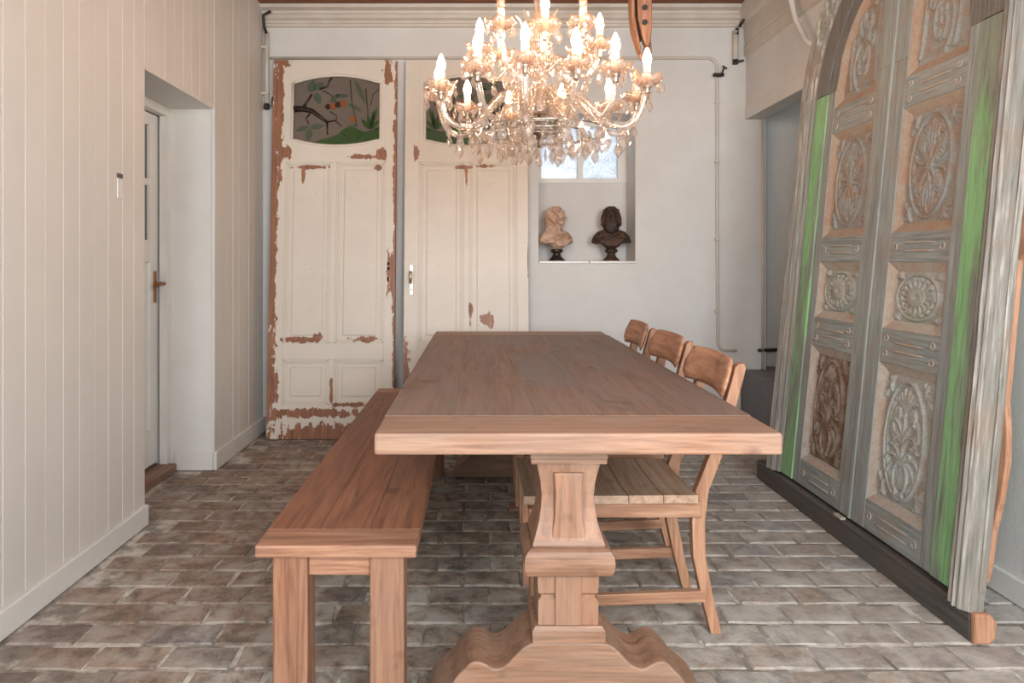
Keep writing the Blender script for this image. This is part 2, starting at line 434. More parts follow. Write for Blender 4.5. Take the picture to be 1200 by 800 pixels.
# left wall: vertical boards on a backing, a deep door recess
NY0, NY1, NZ, ND = 3.0, 3.80, 2.055, -1.76
wl = struct(MB().box(-1.66, XL - .014, Y0, NY0, 0, ZC).box(-1.66, XL - .014, NY1, YB + .1, 0, ZC).box(-1.66, XL - .014, NY0, NY1, NZ, ZC).build('wall_left', M['panel']))
def board(y0, y1, z0, z1):
    e, d = .0006, .0013
    x0, x1 = XL - .016, XL + R.uniform(-.0012, .0012)
    vs, fs = [], []
    for z in (z0, z1):
        vs += [(x0, y0 + e, z), (x1 - d, y0 + e, z), (x1, y0 + e + d, z), (x1, y1 - e - d, z), (x1 - d, y1 - e, z), (x0, y1 - e, z)]
    for k in range(6):
        fs.append((k, (k + 1) % 6, 6 + (k + 1) % 6, 6 + k))
    fs += [(5, 4, 3, 2, 1, 0), (6, 7, 8, 9, 10, 11)]
    MB().add(vs, fs).build('wall_board', M['panel'], wl)
y = NY0
while y > -.4:
    w = R.choice((.092, .099, .104, .108)); board(y - w, y, 0, ZC); y -= w
for k in range(8): board(NY0 + k * .1, NY0 + (k + 1) * .1, NZ, ZC)
y = NY1
while y < YB - .01:
    w = min(R.choice((.09, .1, .108)), YB - y); board(y, y + w, 0, ZC); y += w
# recess lining
MB().box(ND - .1, XL - .001, NY1 - .006, NY1 + .02, 0, NZ).build('recess_side', M['white'], wl)
MB().box(ND - .1, XL - .001, NY0 - .02, NY0 + .006, 0, NZ).build('recess_side', M['white'], wl)
MB().box(ND - .1, XL - .001, NY0 - .02, NY1 + .02, NZ - .006, NZ + .02).build('recess_head', M['white'], wl)
MB().box(XL - .012, XL + .004, NY1 - .012, NY1 + .014, .1, NZ, .003).build('corner_bead', M['white'], wl)
struct(MB().box(XL, XL + .02, Y0, NY0 + .004, 0, .092, .005).build('baseboard_left', M['white']))
bb = struct(MB().box(XL, XL + .02, NY1 - .02, YB, 0, .105, .005).build('baseboard_left', M['white']))
MB().box(ND + .04, XL - .001, NY1 - .022, NY1 - .007, 0, .105, .004).build('recess_baseboard', M['white'], bb)
# door in the recess
dr = struct(MB().box(-1.79, -1.745, NY0 + .007, NY1 - .007, 2.0, NZ - .007).box(-1.79, -1.745, NY1 - .05, NY1 - .007, .03, 2.0).box(-1.79, -1.745, NY0 + .007, NY0 + .03, .03, 2.0).build('door_1', M['white']))
DX0, DX1 = -1.84, -1.80
def dbox(n, y0, y1, z0, z1, m='white', x0=DX0, x1=DX1, b=.003): return MB().box(x0, x1, y0, y1, z0, z1, b).build(n, M[m], dr)
dbox('stile', 3.03, 3.12, .06, 2.0); dbox('stile', 3.665, 3.75, .06, 2.0)
dbox('rail', 3.12, 3.665, 1.93, 2.0); dbox('rail', 3.12, 3.665, 1.18, 1.30); dbox('rail', 3.12, 3.665, .06, .26)
dbox('glazing_bar', 3.12, 3.665, 1.60, 1.635); dbox('muntin', 3.37, 3.42, .26, 1.18)
for z0, z1 in ((1.30, 1.60), (1.635, 1.93)): dbox('pane', 3.12, 3.665, z0, z1, 'dim_hall_glass', -1.826, -1.818, 0)
for y0, y1 in ((3.12, 3.37), (3.42, 3.665)):
    dbox('panel', y0, y1, .26, 1.18, 'white', -1.835, -1.815, 0); dbox('raised_field', y0 + .04, y1 - .04, .30, 1.14, 'white', -1.82, -1.806, .006)
hd = dbox('handle_plate', 3.70, 3.73, .955, 1.13, 'brass', -1.80, -1.794, .002)
MB().tube([(-1.794, 3.715, 1.06), (-1.755, 3.715, 1.06), (-1.745, 3.715, 1.06)], [.008, .008, .009], 8).tube([(-1.748, 3.72, 1.06), (-1.745, 3.67, 1.064), (-1.75, 3.62, 1.055)], [.010, .009, .011], 8).build('lever', M['brass'], hd)
MB().box(-1.84, -1.70, NY0 + .008, NY1 - .03, 0, .045, .006).build('wooden_threshold', M['table_y'], dr)
struct(MB().box(-2.0, -1.86, 2.6, 4.2, 0, 2.4).build('wall_passage', M['plaster']))
# little blanking plate on the boards
pl = thing('switch_plate', 'small white blank switch plate with a dark slot on the left panelled wall', 'switch', (XL + .001, 2.79, 1.50))
MB().box(0, .006, -.022, .022, -.055, .03, .003).build('cover', M['white'], pl); MB().box(0, .004, -.02, .02, .031, .05).build('slot', M['beam'], pl)

# back wall with the deep window niche
NX0, NX1, NZ0, NZ1, NYB = .423, 1.10, 1.188, 2.22, 4.95
wb = struct(MB().box(XL - .15, NX0, YB, YB + .34, 0, ZC).box(NX1, XR + .10, YB, YB + .34, 0, ZC).box(NX0, NX1, YB, YB + .34, 0, NZ0 - .02).box(NX0, NX1, YB, YB + .34, NZ1, ZC)
            .box(NX0, NX1, NYB, YB + .34, NZ0 - .02, 1.765).build('wall_back', M['plaster']))
MB().box(XR + .10, XR + .14, YB, YB + .05, .43, 2.2).box(XR + .14, 2.95, YB + .14, YB + .34, 0, ZC).build('hall_return', M['plaster'], wb)
win = struct(MB().box(NX0, .47, NYB - .01, NYB + .05, 1.765, NZ1).box(1.035, NX1, NYB - .01, NYB + .05, 1.765, NZ1).box(.47, 1.035, NYB - .01, NYB + .05, 1.765, 1.80).box(.47, 1.035, NYB - .01, NYB + .05, 2.18, NZ1)
             .box(.738, .775, NYB - .01, NYB + .05, 1.80, 2.18).build('window_1', M['white']))
for x0, x1 in ((.47, .738), (.775, 1.035)): MB().box(x0, x1, NYB + .012, NYB + .02, 1.80, 2.18).build('pane', M['frosted'], win)
sl = struct(MB().box(NX0 + .001, NX1 - .001, YB + .006, NYB, NZ0 - .02, NZ0 - .004).build('trim_1', M['plaster']))
MB().box(NX0 + .004, .775, YB - .012, NYB - .002, NZ0 - .018, NZ0, .003).build('marble_slab', M['marble'], sl)
MB().box(.778, NX1 + .004, YB - .012, NYB - .002, NZ0 - .018, NZ0, .003).build('marble_slab', M['marble'], sl)

# cornice on the back wall (profile swept along x) and boarded cornice on the right wall
prof = [(0, 2.815), (-.02, 2.818), (-.026, 2.834), (-.012, 2.842), (-.014, 2.862), (-.034, 2.872), (-.046, 2.895), (-.03, 2.905), (-.034, 2.922), (-.07, 2.935), (-.075, 2.957), (0, 2.96)]
co = struct(MB().prism([(YB + a, z) for a, z in prof], 0, XL, XR, smooth=False).build('trim_2', M['beige_trim']))
cr = struct(MB().prism([(XR, 2.60), (XR - .02, 2.61), (XR - .022, 2.68), (XR - .015, 2.69), (XR - .018, 2.70), (XR - .024, 2.83), (XR - .05, 2.85), (XR - .06, 2.955), (XR, 2.96)], 1, 2.9, YB - .03).build('trim_3', M['beige_trim']))
# ceiling boards
ce = struct(MB().box(XL - .2, XR + .2, Y0, YB + .2, ZC + .012, ZC + .1).build('ceiling', M['ceiling']))
y = 1.0
while y < YB:
    MB().box(XL - .1, XR + .1, y + .002, min(y + .138, YB), ZC - .004, ZC + .014, .003, 1).build('ceiling_board', M['ceiling'], ce); y += .14

# right wall with an opening in the corner
OY0, OZ = 3.3, 2.175
wr = struct(MB().box(XR, XR + .12, Y0, OY0, 0, ZC).box(XR, XR + .12, OY0, YB, OZ + .01, ZC).build('wall_right', M['plaster']))
MB().box(XR - .006, XR + .12, OY0, YB - .002, OZ, OZ + .09, .004).build('lintel_board', M['plaster'], wr)
MB().box(XR, XR + .12, OY0 - .012, OY0, 0, OZ).build('opening_side', M['white'], wr)
struct(MB().box(XR - .018, XR, Y0, 3.28, 0, .09, .005).build('baseboard_right', M['white']))
struct(MB().box(1.835, 2.95, 3.75, YB + .138, -.005, .432, .006).build('trim_4', M['grey_plinth']))
struct(MB().box(2.9, 3.0, 3.0, 5.0, 0, 2.1).box(XR + .12, 3.0, 2.9, 3.0, 0, ZC).build('wall_hall', M['plaster']))  # unseen hall wall, stopped short of its ceiling to let a little light in
struct(MB().box(XR + .12, 3.0, 3.0, 5.0, 2.5, 2.6).build('ceiling_hall', M['plaster']))

rw = MB()
for (a, b, c, d) in ((XL - .15, -1.25, 0, ZC), (-.05, .55, 0, ZC), (1.75, XR + .12, 0, ZC), (-1.25, -.05, 0, .8), (.55, 1.75, 0, .8), (-1.25, -.05, 2.5, ZC), (.55, 1.75, 2.5, ZC)): rw.box(a, b, -1.4, -1.2, c, d)
struct(rw.build('wall_rear', M['plaster']))  # unseen wall added to block low light; openings shaped for the area lights
# pipes
def pipe(label, pts, r, extra=None):
    t = thing('wall_pipe', label, 'pipe'); MB().tube(pts, r, 8).build('tube', M['beige_trim'], t)
    if extra: extra(t)
    return t
yp = YB - .014
def ex1(t):
    m = MB().tube([(1.665, yp, 2.475), (1.665, yp - .02, 2.475), (1.665, yp - .05, 2.475)], [.012, .012, .008], 8).tube([(1.63, yp - .03, 2.475), (1.70, yp - .03, 2.475)], .013, 8).tube([(1.685, yp - .03, 2.475), (1.705, yp - .035, 2.53)], .006, 6).tube([(1.69, yp - .035, 2.535), (1.722, yp - .035, 2.515)], .006, 6)
    m.build('tap', M['black'], t)
    for z in (2.28, 1.87, 1.33, .83): MB().box(1.65, 1.68, yp - .015, yp + .013, z, z + .016, .002).build('clip', M['beige_trim'], t)
arc = [(1.60 + .065 * math.sin(a), yp, 2.535 + .065 * math.cos(a)) for a in [i * math.pi / 12 for i in range(7)]]
pipe('thin painted pipe along the upper back wall bending down past a black tap', [(-1.47, yp, 2.60), (0, yp, 2.602), (1.4, yp, 2.60)] + arc + [(1.665, yp, 1.5), (1.67, yp, .62), (1.69, yp, .575), (1.72, yp, .565), (1.80, yp, .565)], .0095, ex1)
def ex2(t):
    MB().tube([(1.79, yp - .01, 2.585), (1.79, yp - .01, 2.555)], .02, 8).tube([(1.78, yp - .02, 2.565), (1.84, yp - .03, 2.575)], .007, 6).build('rusty_end', M['black'], t)
    MB().tube([(1.80, yp - .015, 2.80), (1.79, yp - .015, 2.755)], [.012, .02], 8).tube([(1.83, yp - .07, 2.93), (1.835, yp - .07, 2.86), (1.80, yp - .05, 2.80)], .01, 6).build('rusty_joint', M['black'], t)
pipe('short thick white pipe in the top right corner with rusty black ends', [(1.79, yp - .012, 2.785), (1.79, yp - .012, 2.585)], .021, ex2)
def ex3(t):
    MB().tube([(-1.466, yp - .012, 2.27), (-1.464, yp - .02, 2.245)], .022, 8).build('rusty_end', M['black'], t)
    MB().tube([(-1.42, yp - .07, 2.90), (-1.47, yp - .075, 2.87), (-1.47, yp - .06, 2.80), (-1.466, yp - .02, 2.765)], .011, 6).build('rusty_joint', M['black'], t)
    for z in (2.66, 2.34): MB().box(-1.50, -1.45, yp - .03, yp + .01, z, z + .018, .003).build('clip', M['beige_trim'], t)
pipe('white pipe in the top left corner ending in rusty black iron', [(-1.466, yp - .012, 2.78), (-1.466, yp - .012, 2.28)], .017, ex3)
t = thing('wall_pipe', 'low dark pipe with a thin riser inside the right corner opening', 'pipe')
MB().tube([(1.955, YB - .012, .565), (2.10, YB + .02, .565)], .012, 8).build('tube', M['black'], t)
MB().tube([(1.985, YB - .008, .435), (1.985, YB - .008, 2.17)], .009, 8).build('riser', M['beige_trim'], t)
t = thing('hanging_conduit', 'white bent conduit running down behind the top of the arched doorway', 'pipe')
MB().tube([(1.80, 3.86, 2.955), (1.795, 3.84, 2.72), (1.79, 3.76, 2.55), (1.80, 3.66, 2.40), (1.83, 3.55, 2.30)], [.018, .018, .014, .014, .014], 8).build('tube', M['white'], t)

# ---------------------------------------------------------------- cream doors leaning on the back wall
def arch_pts(u0, u1, zs, za, n=14):
    """shallow arc from (u0,zs) to (u1,zs) with apex za"""
    return [(u0 + (u1 - u0) * i / n, zs + (za - zs) * (1 - (2 * i / n - 1) ** 2)) for i in range(n + 1)]
def cream_door(loc, W_, label, m, flip, handle):
    t = thing('panelled_door', label, 'door', loc, (-math.atan(.17 / 2.575), 0, 0))
    H_, T = 2.575, .038
    u0, u1 = .128, W_ - .105
    mm = M[m]
    def B(n, a, b, c, d, y0=0.0, y1=T, bev=.002, mat_=None, p=None): return MB().box(a, b, y0, y1, c, d, bev).build(n, mat_ or mm, p or t)
    B('stile', 0, u0 - .03, 0, H_); B('stile', u1 + .03, W_, 0, H_)
    a0, a1 = u0 - .03, u1 + .03
    g0, g1 = .135, W_ - .108
    MB().prism([(a0, 2.413)] + arch_pts(g0, g1, 2.413, 2.468) + [(a1, 2.413), (a1, H_), (a0, H_)], 1, 0, T).build('top_rail', mm, t)
    MB().prism([(a1, 2.02), *[(u, z) for u, z in reversed(arch_pts(g0, g1, 2.02, 1.975))], (a0, 2.02), (a0, 1.862), (a1, 1.862)], 1, 0, T).build('lock_rail', mm, t)
    MB().box(a0, g0, 0, T, 2.02, 2.413).box(g1, a1, 0, T, 2.02, 2.413).build('jamb_strip', mm, t)
    B('middle_rail', a0, a1, .525, .634); B('bottom_rail', a0, a1, 0, .228)
    um = (.098 + .757) / 2 * W_ / .85
    B('muntin', um - .018, um + .018, .634, 1.862); B('muntin', um - .018, um + .018, .228, .525)
    for (z0, z1) in ((.634, 1.862), (.228, .525)):
        for (p0, p1) in ((a0, um - .018), (um + .018, a1)):
            p = B('panel', p0, p1, z0, z1, .018, .03, 0)
            m1 = MB(); e = .012
            for k, (d, ya) in enumerate(((0, .004), (.012, .010))):       # stepped moulding round the panel
                m1.box(p0 + d, p0 + d + e, ya, .018, z0 + d, z1 - d, .002).box(p1 - d - e, p1 - d, ya, .018, z0 + d, z1 - d, .002).box(p0 + d, p1 - d, ya, .018, z0 + d, z0 + d + e, .002).box(p0 + d, p1 - d, ya, .018, z1 - d - e, z1 - d, .002)
            m1.build('moulding', mm, p)
            q = .052
            MB().box(p0 + q, p1 - q, .010, .018, z0 + q, z1 - q, .005).build('raised_field', mm, p)
    # glazed light with its bead and leaded picture
    gl = MB().prism(arch_pts(g0, g1, 2.413, 2.468) + [(u, z) for u, z in reversed(arch_pts(g0, g1, 2.02, 1.975))], 1, .018, .024).build('stained_glass', M['sg_back'], t)
    ring = arch_pts(g0, g1, 2.413, 2.468, 20) + [(u, z) for u, z in reversed(arch_pts(g0, g1, 2.02, 1.975, 20))]
    MB().tube([(u, .003, z) for u, z in ring + ring[:1]], .011, 6).build('glazing_bead', mm, t)
    f = lambda cx_, cy_: (lambda u, w: ((g0 + g1 - u) if flip else u, w))(g0 + (cx_ - 78) / 842 * (g1 - g0), 2.468 - (cy_ - 80) / 670 * .493)
    def slab(n, pts, m_, d): MB().prism([f(*p) for p in pts], 1, .018 - d, .019).build(n, M[m_], gl)
    def leafp(x0, y0, x1, y1, w, m_='sg_leaf', d=.002):
        dx, dy = x1 - x0, y1 - y0; L = math.hypot(dx, dy); nx, ny = -dy / L, dx / L
        s_ = [(x0 + dx * k + nx * w * h, y0 + dy * k + ny * w * h) for k, h in ((0, 0), (.2, .75), (.45, 1), (.75, .7), (1, 0))]
        r_ = [(x0 + dx * k - nx * w * h, y0 + dy * k - ny * w * h) for k, h in ((.75, .7), (.45, 1), (.2, .75))]
        slab('glass_leaf', s_ + r_, m_, d)
    def branch(pts, w0, w1, m_='sg_branch', n='glass_branch'):
        P = [f(*p) for p in pts]; k = len(P)
        MB().tube([(u, .0165, z) for u, z in P], [(w0 + (w1 - w0) * i / (k - 1)) * .0007 for i in range(k)], 6).build(n, M[m_], gl)
    slab('glass_hill', [(280, 715), (340, 690), (430, 665), (500, 640), (560, 590), (610, 565), (680, 575), (740, 605), (800, 610), (905, 560), (905, 690), (800, 725), (640, 742), (460, 742), (360, 730)], 'sg_green', .002)
    for a in ((235, 240, 270, 120, 42), (270, 210, 375, 145, 35), (290, 240, 335, 350, 38), (235, 560, 105, 605, 26), (240, 575, 385, 550, 28), (245, 580, 220, 700, 34), (430, 330, 520, 250, 26), (480, 270, 615, 270, 22), (600, 345, 740, 420, 18), (660, 110, 780, 360, 22), (700, 550, 600, 560, 14)): leafp(*a)
    for a in ((820, 590, 730, 490, 24), (820, 590, 790, 440, 18), (820, 590, 850, 400, 20), (820, 590, 880, 380, 18), (820, 590, 905, 500, 20)): leafp(*a, 'sg_green', .003)
    branch([(85, 395), (170, 395), (260, 415), (330, 465), (405, 520)], 34, 14); branch([(175, 385), (215, 320), (255, 255)], 16, 10); branch([(330, 205), (405, 180), (420, 130), (450, 92)], 12, 9)
    branch([(405, 520), (480, 505), (545, 560)], 10, 6); branch([(405, 520), (412, 640)], 10, 6); branch([(240, 440), (205, 485), (232, 540)], 10, 6)
    for c in ((410, 375, 28), (455, 370, 32), (505, 355, 30), (550, 345, 34), (650, 490, 32)):
        slab('glass_fruit', [(c[0] + c[2] * math.cos(a * .785), c[1] + c[2] * math.sin(a * .785)) for a in range(8)], 'sg_orange' if c[0] not in (410, 505) else 'sg_branch', .003)
    for c in ((720, 130), (770, 185), (825, 170), (800, 130)):
        slab('glass_blossom', [(c[0] + 20 * math.cos(a * .785), c[1] + 20 * math.sin(a * .785)) for a in range(8)], 'sg_back', .003)
    branch([(620, 120), (640, 330), (690, 560)], 5, 5, 'lead', 'lead_line'); branch([(770, 200), (790, 380), (800, 560)], 5, 5, 'lead', 'lead_line'); branch([(360, 220), (440, 260), (480, 330)], 5, 5, 'lead', 'lead_line'); branch([(430, 420), (495, 460), (490, 505)], 5, 5, 'lead', 'lead_line'); branch([(915, 190), (840, 260), (820, 360)], 5, 5, 'lead', 'lead_line')
    branch([(540, 620), (640, 690), (655, 740)], 4, 4, 'lead', 'lead_line'); branch([(690, 690), (760, 615), (905, 580)], 4, 4, 'lead', 'lead_line')
    if handle:
        h = MB().box(.036, .064, -.006, 0, .955, 1.16, .003).build('handle_plate', M['nickel'], t)
        MB().lathe([(.014, 0), (.014, .006)], 10).build('tmp', None) if False else None
        MB().tube([(.05, -.006, 1.112), (.05, -.04, 1.112), (.05, -.05, 1.10), (.05, -.05, 1.03)], [.008, .008, .009, .006], 8).build('lever', M['nickel'], h)
        MB().box(.046, .054, -.0075, -.005, .985, 1.0).box(.047, .053, -.0075, -.005, 1.14, 1.146).build('keyhole', M['dark_hole'], h)
    else:
        for (u, z, s_, q) in ((.803, 1.168, .008, .008), (.803, 1.135, .009, .009), (.803, 1.063, .006, .013)):
            MB().box(u - s_, u + s_, -.001, .002, z - q, z + q).build('lock_hole', M['dark_hole'], t)
        MB().box(-.012, .006, .01, .03, 2.25, 2.32, .002).build('hinge', M['black'], t)
    return t
cream_door((-1.408, 4.432, .004), .85, 'cream painted panelled door with heavily chipped edges, leaning beside the left wall', 'chip_left', False, False)
cream_door((-.500, 4.445, .004), .842, 'cream painted panelled door with a nickel handle, leaning behind the table and chandelier', 'chip_right', True, True)

# ---------------------------------------------------------------- old arched double door leaning on the right wall
LEAN = math.atan(.0968); CYD = 2.785
old = thing('arched_doorway', 'weathered grey and green carved double door in an arched frame leaning against the right wall', 'doorway', (1.548, CYD, .112), (0, LEAN, 0))
ZS, AB = 1.905, .56
def apt(q, a): return ((.5 + q) * math.cos(a), ZS + (AB + q) * math.sin(a))
def quadsweep(mb, ringA, ringB, xa, xb):
    """slab between two curves (lists of (y,s)) from depth xa to xb"""
    n = len(ringA); vs = [(xa, *p) for p in ringA] + [(xa, *p) for p in ringB] + [(xb, *p) for p in ringA] + [(xb, *p) for p in ringB]; fs = []
    for i in range(n - 1):
        fs += [(i, i + 1, n + i + 1, n + i), (2 * n + i, 3 * n + i, 3 * n + i + 1, 2 * n + i + 1), (i, 2 * n + i, 2 * n + i + 1, i + 1), (n + i, n + i + 1, 3 * n + i + 1, 3 * n + i)]
    fs += [(0, n, 3 * n, 2 * n), (n - 1, 3 * n - 1, 4 * n - 1, 2 * n - 1)]
    mb.add(vs, fs); return mb
NA = 22
def ell(a_, b_, y): return ZS + b_ * math.sqrt(max(0, 1 - (y / a_) ** 2))

# carved relief: ridges drawn as strokes on a height grid
def arc_(cx_, cy_, rx, ry, a0, a1, n=24): return [(cx_ + rx * math.cos(a0 + (a1 - a0) * i / n), cy_ + ry * math.sin(a0 + (a1 - a0) * i / n)) for i in range(n + 1)]
def spiral(cx_, cy_, r0, r1, a0, turns, n=26): return [(cx_ + (r0 + (r1 - r0) * i / n) * math.cos(a0 + turns * 2 * math.pi * i / n), cy_ + (r0 + (r1 - r0) * i / n) * math.sin(a0 + turns * 2 * math.pi * i / n)) for i in range(n + 1)]
def bez(p0, p1, p2, n=10): return [((1 - t) ** 2 * p0[0] + 2 * t * (1 - t) * p1[0] + t * t * p2[0], (1 - t) ** 2 * p0[1] + 2 * t * (1 - t) * p1[1] + t * t * p2[1]) for t in [i / n for i in range(n + 1)]]
PI = math.pi
def strokes(kind):
    """unit square coordinates -1..1 both ways (x, y), mirrored in x where m is set; (points, width, height, mirror)"""
    o = []
    def s(p, w=.035, h=1.0, m=True): o.append((p, w, h, m))
    if kind in ('oval', 'urn'):
        s(arc_(0, 0, .84, .92, 0, 2 * PI, 60), .035, 1, False); s(arc_(0, 0, .74, .84, 0, 2 * PI, 60), .02, .7, False)
        for sy in (-1, 1):
            for k, (a, b) in enumerate(((.95, .62), (.95, .74), (.93, .86), (.80, .95), (.66, .96))): s(bez((.70, sy * .72), (.78, sy * .84), (a, sy * b)), .028, .9)
    if kind == 'oval':
        s([(0, -.8), (0, .8)], .04, 1, False)
        for sy in (-1, 1):
            s(bez((0, 0), (.18, sy * .16), (.30, sy * .30)) + spiral(.42, sy * .36, .14, .04, PI, sy * -1.3), .04, 1)
            s(spiral(.42, sy * .36, .07, .02, 0, 1.0, 12), .06, 1)
            s(bez((0, sy * .15), (.22, sy * .55), (.10, sy * .72)) + spiral(.20, sy * .66, .10, .03, PI, sy * 1.2), .04, 1)
            s(bez((.0, sy * .05), (.50, sy * .02), (.64, sy * .14)), .04, .9); s(bez((.36, sy * .55), (.52, sy * .55), (.60, sy * .42)), .035, .9)
            s(bez((0, sy * .5), (.05, sy * .66), (0, sy * .8)), .08, .8, True)
            for k in range(4): s(bez((.08 + .12 * k, sy * (.78 - .05 * k)), (.12 + .12 * k, sy * (.70 - .05 * k)), (.1 + .12 * k, sy * (.64 - .05 * k))), .022, .7)
        for sy in (-1, 1):
            for k in range(5): s(bez((.05 + .02 * k, sy * (.10 + .05 * k)), (.14 + .05 * k, sy * (.12 + .07 * k)), (.18 + .07 * k, sy * (.06 + .05 * k))), .03, .8)
            for k in range(10):
                a = sy * (.25 + k * .125) ; s([(.66 * math.cos(a), .75 * math.sin(a)), (.71 * math.cos(a + .03), .80 * math.sin(a + .03))], .03, .7)
            s(bez((.42, sy * .36), (.50, sy * .46), (.60, sy * .40)), .035, .9); s(bez((.20, sy * .66), (.30, sy * .74), (.42, sy * .64)), .035, .9); s(bez((.20, sy * .45), (.30, sy * .50), (.22, sy * .56)), .04, .9)
        s(arc_(0, 0, .10, .07, 0, 2 * PI, 16), .05, 1.1, False)
    if kind == 'urn':
        s([(0, -.42), (0, .7)], .03, 1, False)
        s(bez((.14, -.36), (.40, -.52), (.22, -.74)) + [(.12, -.80), (.16, -.86)], .05, 1.1); s([(-.16, -.38), (.16, -.38)], .05, 1, False); s([(-.2, -.86), (.2, -.86)], .04, 1, False)
        for k in range(3): s([(.0 + .07 * k, -.44), (.0 + .09 * k, -.58), (.0 + .06 * k, -.76)], .03, .8)
        for (a, b, c) in (((.05, -.36), (.45, -.30), (.62, -.60)), ((.05, -.34), (.55, -.16), (.70, -.36)), ((.05, -.30), (.35, -.05), (.60, -.12)), ((0, -.1), (.30, .20), (.52, .02)), ((0, .0), (.25, .35), (.50, .25))): s(bez(a, b, c), .045, 1)
        s(spiral(.30, .40, .14, .04, -PI / 2, 1.4), .04, 1); s(spiral(.30, .40, .06, .02, 0, 1, 10), .05, 1)
        for k in range(6): s(bez((.06 + .09 * k, -.30 + .10 * k), (.20 + .07 * k, -.24 + .10 * k), (.24 + .07 * k, -.34 + .10 * k)), .03, .8)
        for k in range(4): s(bez((.30 + .09 * k, -.80 + .08 * k), (.40 + .08 * k, -.72 + .08 * k), (.38 + .08 * k, -.62 + .08 * k)), .03, .8)
        for k in range(4): s(bez((0, .45), (.08 + .07 * k, .62), (.10 + .13 * k, .80 - .06 * k)), .035, 1)
        s(bez((.5, .35), (.62, .25), (.60, .05)), .035, .8); s(spiral(.52, .12, .08, .02, 0, 1.2, 14), .03, .8)
    if kind == 'rosette':
        s(arc_(0, 0, .88, .90, 0, 2 * PI, 60), .045, 1, False); s(arc_(0, 0, .34, .36, 0, 2 * PI, 30), .03, 1.2, False)
        s(arc_(0, 0, .2, .2, 0, 2 * PI, 20), .16, 1.2, False)
        for k in range(16):
            a = k * PI / 8 + .1
            s([(.42 * math.cos(a), .42 * math.sin(a)), (.64 * math.cos(a), .64 * math.sin(a))], .06, .9, False)
            s(arc_(.66 * math.cos(a), .66 * math.sin(a), .09, .09, a - 1.6, a + 1.6, 8), .03, 1, False)
        for sy in (-1, 1):
            for (a, b) in ((.95, .72), (.95, .84), (.9, .94), (.78, .95)): s(bez((.72, sy * .74), (.80, sy * .82), (a, sy * b)), .03, .9)
    if kind == 'scroll':
        s(spiral(-.05, -.45, .52, .06, -1.2, 1.7, 40), .045, 1, False); s(spiral(-.12, .32, .42, .06, 1.4, -1.7, 40), .045, 1, False)
        s(spiral(-.5, -.05, .2, .03, 0, 1.4, 24), .04, 1, False); s(bez((.5, -.9), (.75, -.3), (.55, .1)), .05, .9, False); s(bez((-.9, -.9), (-.75, -.2), (-.85, .5)), .04, .9, False)
        for k in range(6): s(bez((-.05 + .1 * math.cos(k), -.45 + .1 * math.sin(k)), (-.05 + .2 * math.cos(k + .3), -.45 + .2 * math.sin(k + .3)), (-.05 + .3 * math.cos(k + .1), -.45 + .3 * math.sin(k + .1))), .05, .8, False)
        s(spiral(-.45, .7, .2, .04, 0, 1.5, 20), .04, 1, False); s(bez((.3, -.1), (.45, .1), (.25, .3)), .06, .8, False); s(bez((-.9, -.95), (0, -.8), (.85, -.95)), .03, .8, False)
    return o
def relief(name, kind, y0, y1, s0, s1, depth, m, parent, clip=None, mir=False):
    step = .0034
    ny, ns = int((y1 - y0) / step), int((s1 - s0) / step)
    gy, gs = np.meshgrid(np.linspace(y0, y1, ny), np.linspace(s0, s1, ns))
    hw, hh = (y1 - y0) / 2, (s1 - s0) / 2; cy_, cs_ = (y0 + y1) / 2, (s0 + s1) / 2
    hgt = np.zeros_like(gy)
    P = np.stack([gy.ravel(), gs.ravel()], 1).astype(np.float32); best = np.zeros(len(P), np.float32)
    for pts, w, h, mr in strokes(kind):
        for sg in ((1, -1) if mr else (1,)):
            q = np.array([((-p[0] if mir else p[0]) * sg * hw + cy_, p[1] * hh + cs_) for p in pts], np.float32); wd = w * .135 + .0013
            lo, hi = q.min(0) - wd, q.max(0) + wd
            idx = np.nonzero(((P > lo) & (P < hi)).all(1))[0]
            if not len(idx): continue
            Q = P[idx]; d2 = np.full(len(Q), 9.0, np.float32)
            for a, b in zip(q[:-1], q[1:]):
                ab = b - a; L = float(ab @ ab) + 1e-9; tt = np.clip((Q - a) @ ab / L, 0, 1)
                e = Q - a - tt[:, None] * ab; d2 = np.minimum(d2, (e * e).sum(1))
            r = np.clip(1 - d2 / (wd * wd), 0, 1); best[idx] = np.maximum(best[idx], np.sqrt(r) * h)
    hgt = best.reshape(gy.shape) * .0125
    edge = np.minimum.reduce([gy - y0, y1 - gy, gs - s0, s1 - gs]); hgt *= np.clip(edge / .008, 0, 1)
    co_ = np.stack([depth - hgt.ravel(), gy.ravel(), gs.ravel()], 1)
    k = np.arange(ny * ns).reshape(ns, ny)
    quads = np.stack([k[:-1, :-1], k[:-1, 1:], k[1:, 1:], k[1:, :-1]], -1).reshape(-1, 4)
    if clip is not None:
        ok = clip(co_[:, 1], co_[:, 2]); quads = quads[ok[quads].all(1)]
    me = bpy.data.meshes.new(name); me.from_pydata(co_.tolist(), [], quads[:, ::-1].tolist()); me.materials.append(M[m])
    me.polygons.foreach_set('use_smooth', [True] * len(me.polygons))
    o = bpy.data.objects.new(name, me); COL.objects.link(o); o.parent = parent; return o

